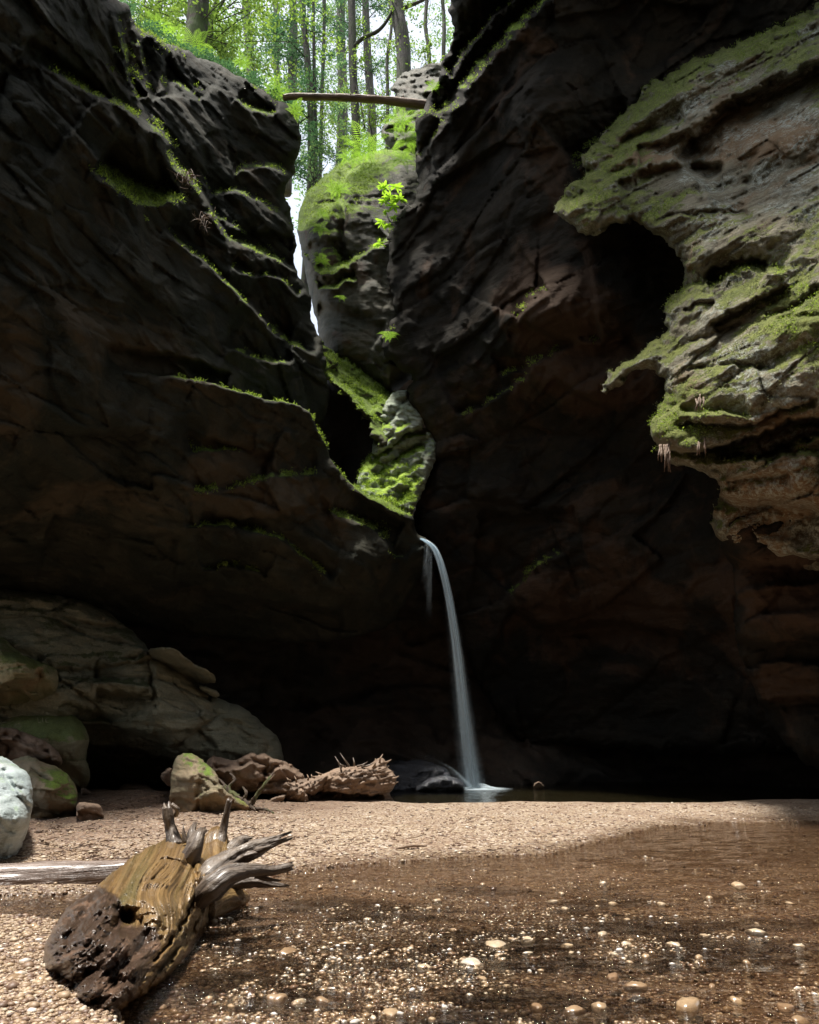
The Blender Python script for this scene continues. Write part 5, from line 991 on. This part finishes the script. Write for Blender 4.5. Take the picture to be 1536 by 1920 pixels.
tag(mk('forest_floor', Vf.reshape(-1, 3), np.stack([ix[:-1, :-1], ix[:-1, 1:], ix[1:, 1:], ix[1:, :-1]], -1).reshape(-1, 4), M['floor']), 'wooded plateau above the gorge', None, None, 'structure')
def leaves(cen, rad, n, size, flat=.5, aspect=.55, droop=0.0, gap=.0):
    d = fr.normal(size=(n, 3)); d /= np.linalg.norm(d, axis=1)[:, None]; r = fr.uniform(0, 1, n) ** (1 / 2.2)
    c = np.array(cen) + d * r[:, None] * np.array(rad)
    if gap:
        k = perlin(c * gap + 5) + .5 * perlin(c * gap * 2.7) > -.02; c = c[k]; n = len(c)
    nr = fr.normal(size=(n, 3)); nr[:, 2] = np.abs(nr[:, 2]) + flat * 2; nr /= np.linalg.norm(nr, axis=1)[:, None]
    a = fr.normal(size=(n, 3)); a[:, 2] -= droop; a -= nr * (a * nr).sum(1)[:, None]; a /= np.linalg.norm(a, axis=1)[:, None]
    b_ = np.cross(nr, a); s = size * fr.uniform(.6, 1.35, n)[:, None]
    V = np.stack([c - a * s, c - b_ * s * aspect + a * s * .1, c + a * s, c + b_ * s * aspect + a * s * .1], 1)
    t_ = np.repeat(np.clip(fr.normal(.5, .28, n) + .25 * perlin(c * .9), 0, 1), 4)
    return V.reshape(-1, 3), t_
def crown(parent, mat, clumps, name='crown'):
    Vs, ts = zip(*clumps); V = np.vstack(Vs); t_ = np.concatenate(ts)
    return mk(name, V, np.arange(len(V)).reshape(-1, 4), mat, parent=parent, attrs={'tint': t_})
def sprays(base, n_br, reach, size, nl, dirbias=(0, 0, 0), drop=.25):      # layered flat sprays on drooping limbs
    tubes = []; cl = []
    for k in range(n_br):
        a = fr.uniform(0, 6.28); d = np.array([math.cos(a), math.sin(a), -drop + fr.uniform(-.1, .25)]) + np.array(dirbias)
        b0 = base(fr.uniform(0, 1)); L = reach * fr.uniform(.5, 1)
        p = [b0, b0 + d * L * .5 + [0, 0, .08 * L], b0 + d * L + [0, 0, -.1 * L]]
        tubes.append(dict(pts=p, rad=[.035, .022, .008], n=8, seg=5, amp=0, gro=0, seed=k))
        for q in np.linspace(.25, 1, 6):
            c = p[0] * (1 - q) ** 2 + 2 * p[1] * q * (1 - q) + p[2] * q * q
            w_ = reach * .22 * (1.25 - q * .6)
            cl.append(leaves(c, (w_, w_, w_ * .18), nl, size, 1.2, .28, .1))
    return tubes, cl
def trunk_of(root, mat, pts, rads, seed, extra=()):
    sp = [dict(pts=pts, rad=rads, n=40, seg=14, amp=.08, gro=.05, seed=seed)] + list(extra)
    return tubeobj('trunk', mat, sp, root)
GT = 'trees above the gap'
def up(px0, py0, px1, py1, Y, ext=1.9, wob=.15, k=5):
    a = P(px0, py0, Y); b2 = P(px1, py1, Y * 1.0); e = a + (b2 - a) * ext
    out_ = [a - np.array([0, 0, 7.0])]
    for q in np.linspace(0, 1, k):
        out_.append(a * (1 - q) + e * q + np.array([fr.uniform(-wob, wob), 0, 0]) * (0 < q < 1))
    return out_
def px2m(Y, py): r_ = rays(768, py); return Y / r_[1] / F
# (base, top, Y, width px, trunk material, crown style, label)
trees = [
 ((364,100),(371,0),20.5,17,'bark_moss','lime','thick dark tree trunk with a fern at its foot, on the left rim'),
 ((380,112),(402,30),22.5,4,'bark_dark','lime','thin bent tree just right of the thick dark trunk'),
 ((548,200),(548,0),33,7,'bark','teal','straight grey tree behind the left end of the fallen log'),
 ((583,345),(571,0),26,5.5,'bark_dark','teal','slim dark tree rising just left of the mossy crag, with a leaning twin'),
 ((668,260),(659,0),25.5,6.5,'bark_dark','sprig','dark slender tree with an arching side limb and lime leaves'),
 ((698,250),(688,0),31,6.5,'bark','teal','pale brown straight tree between two dark ones'),
 ((757,170),(747,0),25,11.5,'bark_dark','sprig','stout brown tree at the right with lime sprigs'),
 ((727,185),(731,40),28,2.6,'bark_dark','thin','wispy sapling between the straight tree and the stout tree'),
 ((640,300),(641,0),48,8,'bark','teal','far faint grey tree seen under the fallen log'),
 ((470,160),(462,0),38,7,'bark','pale','distant tree with pale foliage above the left rim'),
 ((805,110),(798,-20),27,3,'bark_dark','thin','twiggy sapling on the right hand bank'),
 ((832,115),(826,-20),28,3,'bark_dark','thin','bare stemmed sapling beside the right cliff'),
 ((520,180),(516,0),42,5,'bark','pale','thin far tree behind the log end on the left'),
 ((290,60),(300,-20),27,5,'bark_dark','lime','bright leaved tree behind the left rim'),
 ((600,330),(606,0),34,3,'bark_dark','thin','threadlike sapling in the middle of the gap'),
]
for i, ((bx, by), (tx, ty), Y, wp, bm_, style, lab) in enumerate(trees):
    pts = up(bx, by, tx, ty, Y, 1.6 + .3 * (Y < 30), .12); root = empty('tree', pts[0]); tag(root, lab, 'tree', GT)
    w_ = 1.25 * wp * px2m(Y, by); ex = []
    a, e = np.array(pts[1]), np.array(pts[-1]); base = lambda q, a=a, e=e: a * (1 - q) + e * q
    if i == 3: ex.append(dict(pts=up(592, 345, 588, 0, 26.2, 1.8, .1), rad=[w_ * .6, w_ * .5, w_ * .4], n=30, seg=8, amp=.05, gro=.05, seed=70))
    if i == 4:
        ex.append(dict(pts=PP([(664,88,25.4),(680,72,25.2),(706,60,25),(722,44,24.9),(735,20,24.8),(742,-10,24.7)]), rad=[w_ * .5, w_ * .45, w_ * .4, w_ * .2], n=30, seg=8, amp=.1, gro=.1, seed=71))
        ex.append(dict(pts=PP([(664,150,25.4),(676,190,25.2),(684,240,25.1)]), rad=[w_ * .2, w_ * .25, w_ * .2], n=14, seg=6, amp=.1, seed=72))
    if i == 6:
        ex.append(dict(pts=PP([(748,22,25),(765,12,24.9),(785,4,24.8),(805,-6,24.7)]), rad=[w_ * .35, w_ * .25, w_ * .15], n=16, seg=6, amp=.1, seed=73))
        ex.append(dict(pts=PP([(752,60,24.8),(742,20,24.6),(730,-10,24.5)]), rad=[w_ * .12, w_ * .15, w_ * .1], n=12, seg=6, seed=74))
    if i == 1: ex.append(dict(pts=PP([(402,30,22.5),(412,15,22.5),(425,-8,22.4)]), rad=[w_ * .8, w_ * .6, w_ * .5], n=10, seg=6, seed=75))
    cl = []
    if style == 'teal':
        tb, cl = sprays(base, 34, 2.9 if Y < 32 else 3.6, .085 if Y < 32 else .11, 34, drop=.2); ex += tb
        mat = M['teal']
    elif style == 'lime':
        H_ = np.linalg.norm(e - a)
        for k in range(46):
            q = fr.uniform(.12, 1); c = base(q) + fr.normal(size=3) * np.array([2.2, 1.6, .6])
            ex.append(dict(pts=[base(q * .9), (base(q) + c) / 2 + [0, 0, .2], c], rad=[.03, .02, .006], n=6, seg=4, amp=0, gro=0)) if k % 2 == 0 else None
            cl.append(leaves(c, (.95, .9, .35), 190, .075, .9, .6, gap=1.6))
        mat = M['lime']
    elif style == 'sprig':
        for k in range(40):
            q = fr.uniform(.1, 1); c = base(q) + fr.normal(size=3) * np.array([.75, .8, .5])
            cl.append(leaves(c, (.5, .5, .3), 60, .06, .7, .65, gap=2.5))
            if k % 3 == 0: ex.append(dict(pts=[base(q * .95), (base(q) + c) / 2, c], rad=[.02, .012, .005], n=6, seg=4, amp=0, gro=0))
        mat = M['lime']
    elif style == 'thin':
        for k in range(16):
            q = fr.uniform(.1, 1); c = base(q) + fr.normal(size=3) * np.array([.5, .5, .3])
            cl.append(leaves(c, (.3, .3, .25), 30, .05, .5, .6))
            ex.append(dict(pts=[base(q * .85), (base(q * .95) + c) / 2, c + [0, 0, .4]], rad=[.015, .012, .005], n=6, seg=4, amp=0, gro=0))
        mat = M['pale']
    else:
        for k in range(44):
            c = base(fr.uniform(.1, 1)) + fr.normal(size=3) * np.array([2.8, 2, .8])
            cl.append(leaves(c, (1.4, 1.2, .5), 150, .11, .8, .5, gap=1.2))
        mat = M['pale']
    trunk_of(root, M[bm_], pts, [w_ * 1.15, w_, w_ * .95, w_ * .85, w_ * .7], i, ex)
    crown(root, mat, cl)
# shrubs behind the crag and on the right bank
def shrub(px, py, Y, r_, mat, lab, n=900, sz=.055):
    c = P(px, py, Y); root = empty('shrub', c - np.array([0, 0, r_])); tag(root, lab, 'shrub', 'shrubs along the gap')
    st = [dict(pts=[c - np.array([0, 0, r_ * 1.2]), c + fr.normal(size=3) * r_ * .3, c + fr.normal(size=3) * r_ * .5 + [0, 0, r_ * .6]], rad=[.02, .012, .004], n=8, seg=5, amp=0, gro=0, seed=k) for k in range(5)]
    tubeobj('stem', M['bark_dark'], st, root)
    crown(root, M[mat], [leaves(c + fr.normal(size=3) * r_ * .45, (r_ * .6, r_ * .6, r_ * .4), n // 6, sz, .8, .55, gap=2.0 / r_) for _ in range(6)], 'foliage')
shrub(600, 235, 27, 1.7, 'lime', 'lime leaved shrub hanging below the fallen log', 1800, .07)
shrub(640, 215, 32, 2.2, 'pale', 'pale green shrub further back under the log', 1500, .08)
shrub(800, 118, 23.5, .8, 'lime', 'small bright bush on the bank at the top right', 900)
shrub(590, 300, 24, 1.0, 'pale', 'loose bush at the left foot of the mossy crag', 900)
shrub(700, 222, 25, 1.1, 'lime', 'fresh green bush behind the crag beside the slender tree', 1100)
shrub(560, 250, 31, 2.2, 'teal', 'dark blue green bush right of the left cliff corner', 1800, .08)
shrub(330, 30, 25, 2.0, 'lime', 'bright yellow green bush behind the thick trunk on the left', 2600, .07)
shrub(425, 90, 27, 2.1, 'pale', 'pale bush on the left rim beyond the thin bent tree', 2200, .08)
shrub(265, 20, 23, 1.5, 'lime', 'sunlit bush beside the top left rock spur', 2400, .06)
# far woods, one mass; pale leaf colour stands in for haze
cl = []
for k in range(250):
    Y = fr.uniform(52, 85); px = fr.uniform(200, 880); py = fr.uniform(-120, 420)
    cl.append(leaves(P(px, py, Y), (2.4, 2, .9), 46, .24, .7, .5))
fw = crown(None, M['pale'], cl, 'far_woods'); tag(fw, 'mass of far tree foliage coloured pale like haze behind the gap', None, None, 'stuff')

# ferns
def fern(px, py, Y, L, lab, n=9, side=0.0):
    c = P(px, py, Y); Vs = []; ts = []
    for k in range(n):
        a = 2 * math.pi * k / n + fr.uniform(-.25, .25); l = L * fr.uniform(.7, 1.1); out_ = np.array([math.cos(a) + side, math.sin(a) - .25, 0]); rise = fr.uniform(.35, .8)
        m_ = 18; q = np.linspace(0, 1, m_)[:, None]
        sp_ = c + out_ * l * q + np.array([0, 0, 1.0]) * l * (rise * q * 1.4 - .95 * q ** 2.2)
        T = np.gradient(sp_, axis=0); T /= np.linalg.norm(T, axis=1)[:, None]; S_ = np.cross(T, [0, 0, 1.0]); S_ /= np.linalg.norm(S_, axis=1)[:, None] + 1e-6
        U_ = np.cross(S_, T)
        for j in range(1, m_):
            w_ = l * .24 * math.sin(math.pi * min(1, (j / m_) ** .6 * .98 + .02)) + .01
            for s_ in (-1, 1):
                b0 = sp_[j]; tip = b0 + (S_[j] * s_ * .95 + T[j] * .35 - U_[j] * .15) * w_; h_ = T[j] * l / m_ * .42
                mid = (b0 + tip) / 2
                Vs.append([b0 - h_ * .4, mid + h_ * .9, tip, mid - h_ * .7])
        wv = S_ * .006 * L
        for j in range(m_ - 1): Vs.append([sp_[j] - wv[j], sp_[j] + wv[j], sp_[j + 1] + wv[j + 1], sp_[j + 1] - wv[j + 1]])
    V = np.array(Vs).reshape(-1, 3); t_ = np.repeat(np.clip(fr.normal(.55, .2, len(Vs)), 0, 1), 4)
    return tag(mk('fern', V, np.arange(len(V)).reshape(-1, 4), M['fern'], attrs={'tint': t_}), lab, 'fern', 'ferns on the rims of the gap')
fern(686, 285, 20.2, 1.15, 'largest bright fern on top of the mossy crag', 12)
fern(655, 300, 20.0, .6, 'small fern left of the largest fern on the crag')
fern(752, 232, 20.5, .85, 'tall fern between the outcrop and the right cliff')
fern(764, 268, 19.4, .8, 'fern against the right cliff below the tall fern', 9)
fern(756, 300, 19.0, .6, 'drooping fern at the crag top touching the right cliff')
fern(632, 360, 19.1, .6, 'fern clinging to the left shoulder of the crag')
fern(605, 402, 18.6, .35, 'tiny fern low on the left side of the crag')
fern(600, 432, 18.5, .4, 'small pale fern beside the lower crag hollow')
fern(604, 492, 18.3, .4, 'fern at the left end of the crag shelf')
fern(366, 92, 18.6, .9, 'tall fern in front of the thick dark trunk', 10)
fern(328, 72, 17.6, .6, 'wide fern on the left rim beside the thick trunk', 9)
fern(300, 55, 16.6, .7, 'fern near the top left rock spur', 9)
fern(455, 122, 18.5, .5, 'fern on the rim halfway to the log', 9)
fern(520, 176, 17.6, .6, 'bright fern at the left end of the fallen log', 9)
fern(553, 212, 17.3, .5, 'fern hanging from the corner of the left cliff', 8)
fern(798, 225, 16.0, .4, 'little fern on the right cliff edge under the log', 7)
fern(815, 165, 16.4, .35, 'leafy tuft on the right cliff edge at the log end', 7)
fern(731, 632, 17.0, .35, 'bright tuft on the nose of the right cliff', 9)
fern(640, 560, 18.2, .0001 + .25, 'faint fern under the crag shelf', 6)
# undergrowth along the left rim
cl = []
rim = np.array([(232,6,14.2),(262,55,14.6),(300,68,15),(340,96,15.6),(380,108,15.9),(420,128,16.4),(470,155,16.9),(505,178,17.2),(540,190,17.6),(556,215,17.4)])
for k in range(120):
    q = fr.uniform(0, len(rim) - 1.001); i = int(q); f = q - i; x_, y_, d_ = rim[i] * (1 - f) + rim[i + 1] * f
    cl.append(leaves(P(x_ + fr.uniform(-6, 10), y_ + fr.uniform(-14, 6), d_ + fr.uniform(.3, 1.6)), (.28, .3, .14), 34, .045, .9, .5))
tag(crown(None, M['teal'], cl, 'undergrowth'), 'low leafy ground cover along the left rim', None, None, 'stuff')
# moss tufts and grass on lit ledges
# bright leafy plant
def plant(spots, stem, lab):
    spots = [(x, y, d, L * .75) for x, y, d, L in spots]
    root = empty('leafy_plant', P(*stem[0])); tag(root, lab, 'plant', 'bright leafy plants by the right cliff')
    tubeobj('stem', M['bark_dark'], [dict(pts=PP(stem), rad=[.02, .014, .006], n=20, seg=6, amp=.1, gro=0)] + [dict(pts=[P(*stem[min(len(stem) - 1, 1)]), P(x, y, d)], rad=[.01, .006], n=6, seg=5, amp=0, gro=0) for x, y, d, _ in spots], root)
    Vs = []
    for x, y, d, L in spots:
        c = P(x, y, d)
        for k in range(9):
            a = 2 * math.pi * k / 9 + fr.uniform(-.3, .3); l = L * fr.uniform(.7, 1.15); dr = np.array([math.cos(a), math.sin(a) * .8, fr.uniform(-.45, .3)])
            dr /= np.linalg.norm(dr); sd = np.cross(dr, [0, 0, 1.0]) + np.array([0, 0, fr.uniform(-.4, .4)]); sd /= np.linalg.norm(sd); w_ = l * .17
            p0, p1, p2, p3 = c, c + dr * l * .35, c + dr * l * .75 - [0, 0, .06 * l], c + dr * l * 1.05 - [0, 0, .16 * l]
            Vs.append([p0, p1 + sd * w_, p1 + sd * .0 - [0, 0, w_ * .3], p1 - sd * w_]); Vs.append([p1 - sd * w_, p1 - [0, 0, w_ * .3], p2 - [0, 0, w_ * .25], p2 - sd * w_ * .85]); Vs.append([p1 - [0, 0, w_ * .3], p1 + sd * w_, p2 + sd * w_ * .85, p2 - [0, 0, w_ * .25]])
            Vs.append([p2 - sd * w_ * .85, p2 - [0, 0, w_ * .25], p2 + sd * w_ * .85, p3])
    V = np.array(Vs).reshape(-1, 3)
    mk('leaves', V, np.arange(len(V)).reshape(-1, 4), M['vivid'], parent=root, attrs={'tint': np.repeat(np.clip(fr.normal(.6, .25, len(Vs)), 0, 1), 4)})
plant([(722,352,16.9,.34),(742,350,16.8,.34),(732,368,16.7,.38),(750,372,16.7,.34),(722,376,16.8,.30),(738,386,16.7,.32),(716,348,16.9,.24)], [(775,392,16.6),(748,372,16.8),(732,356,16.8)], 'leafy rhododendron like plant with bright whorls at the right cliff edge')
plant([(724,396,16.8,.2),(716,416,16.9,.3),(728,422,16.8,.26),(738,408,16.8,.2)], [(748,415,16.6),(732,416,16.8),(724,400,16.8)], 'smaller bright leaf cluster just below the larger whorled plant')
plant([(712,456,16.9,.26),(707,460,16.9,.18)], [(734,452,16.7),(722,455,16.8),(714,456,16.9)], 'lone bright leaf rosette lowest on the cliff edge')
# hanging rootlets on the near right cliff
def rootlets(px, py, Y, n, L, lab):
    sp_ = []
    for k in range(n):
        x = px + fr.uniform(-9, 9); l = L * fr.uniform(.5, 1)
        sp_.append(dict(pts=PP([(x, py + fr.uniform(-6, 4), Y), (x + fr.uniform(-3, 3), py + l * .5, Y - .06), (x + fr.uniform(-4, 4), py + l, Y - .03)]), rad=[.012, .010, .004], n=16, seg=5, amp=.5, gro=.4, seed=k))
    o = tubeobj('hanging_roots', M['drift'], sp_); return tag(o, lab, 'roots', 'dry roots hanging from the near cliff')
rootlets(1246, 838, 9.15, 14, 48, 'reddish dry roots dangling from the lowest mossy corner')
rootlets(1310, 745, 8.85, 5, 38, 'few thin dry roots on the mossy face above the corner')
rootlets(1313, 828, 9.0, 4, 28, 'short dry roots right of the dangling cluster')
# grass and twig tangle on the left ledge
for px, py, Y, n, lab in [(350,335,11.2,40,'tangle of dead grass and twigs on the left cliff ledge'), (384,415,12.4,26,'dry tuft lower down on the left cliff ledge')]:
    sp_ = []
    for k in range(n):
        x, y = px + fr.normal() * 9, py + fr.normal() * 8 ; dx = fr.normal() * 12
        sp_.append(dict(pts=PP([(x, y, Y - .05), (x + dx * .5, y - abs(fr.normal()) * 7, Y - .2), (x + dx, y + fr.normal() * 9, Y - .28)]), rad=[.010, .006, .003], n=6, seg=4, amp=0, gro=0))
    tag(tubeobj('dry_grass', M['drift'], sp_), lab, 'grass tuft')


# moss cushions with real tufts on the lit edges
def tufts(objs, n, size, lab, th=.45, nz=.25, mat='mosst'):
    Ps = []; Ns = []
    for o in objs:
        me = o.data; k = len(me.vertices); c = np.empty(k * 3, np.float32); me.vertices.foreach_get('co', c); nn = np.empty(k * 3, np.float32); me.vertices.foreach_get('normal', nn)
        mo = np.empty(k, np.float32); me.attributes['moss'].data.foreach_get('value', mo); c = c.reshape(-1, 3); nn = nn.reshape(-1, 3)
        k = (mo > th) & (nn[:, 2] > nz) & (fbm(c * 3.0, 3) > -.05); Ps.append(c[k]); Ns.append(nn[k])
    c = np.vstack(Ps); nn = np.vstack(Ns); i = fr.integers(0, len(c), n); c = c[i] + fr.normal(size=(n, 3)) * .03; nr = nn[i]
    a = nr * .7 + fr.normal(size=(n, 3)) * .55; a /= np.linalg.norm(a, axis=1)[:, None]; b_ = np.cross(a, fr.normal(size=(n, 3))); b_ /= np.linalg.norm(b_, axis=1)[:, None]
    s_ = size * fr.uniform(.5, 1.5, n)[:, None]
    V = np.stack([c - a * s_ * .3 - b_ * s_ * .3, c - a * s_ * .3 + b_ * s_ * .3, c + a * s_ + b_ * s_ * .1, c + a * s_ - b_ * s_ * .1], 1).reshape(-1, 3)
    o = mk('moss_tufts', V, np.arange(len(V)).reshape(-1, 4), M[mat], attrs={'tint': np.repeat(fr.uniform(0, 1, n), 4)}); tag(o, lab, None, None, 'stuff')
M['mosst'] = leafmat('moss tufts', (.11, .16, .035), (.27, .36, .08), .35, .8)
cl_ = [o for o in bpy.data.objects if o.type == 'MESH' and 'moss' in o.data.attributes]
tufts([o for o in cl_ if o.get('label', '').startswith(('dark overhanging', 'dark lower', 'tall dark'))], 30000, .035, 'fuzzy moss along the dark cliff ledges')
tufts([o for o in cl_ if o.get('label', '').startswith(('rounded mossy', 'bright sloping', 'bright green'))], 26000, .035, 'fuzzy moss and grass in the gap above the fall')
tufts([o for o in cl_ if o.get('label', '').startswith('near cliff')], 16000, .020, 'fuzzy moss cushions on the near cliff', .25)
M['lich'] = leafmat('lichen crumbs', (.05, .055, .02), (.36, .38, .25), .15, .9)
tufts([o for o in cl_ if o.get('label', '').startswith('near cliff')], 90000, .017, 'crumbly lichen and moss on the near cliff', -.4, -.05, 'lich')
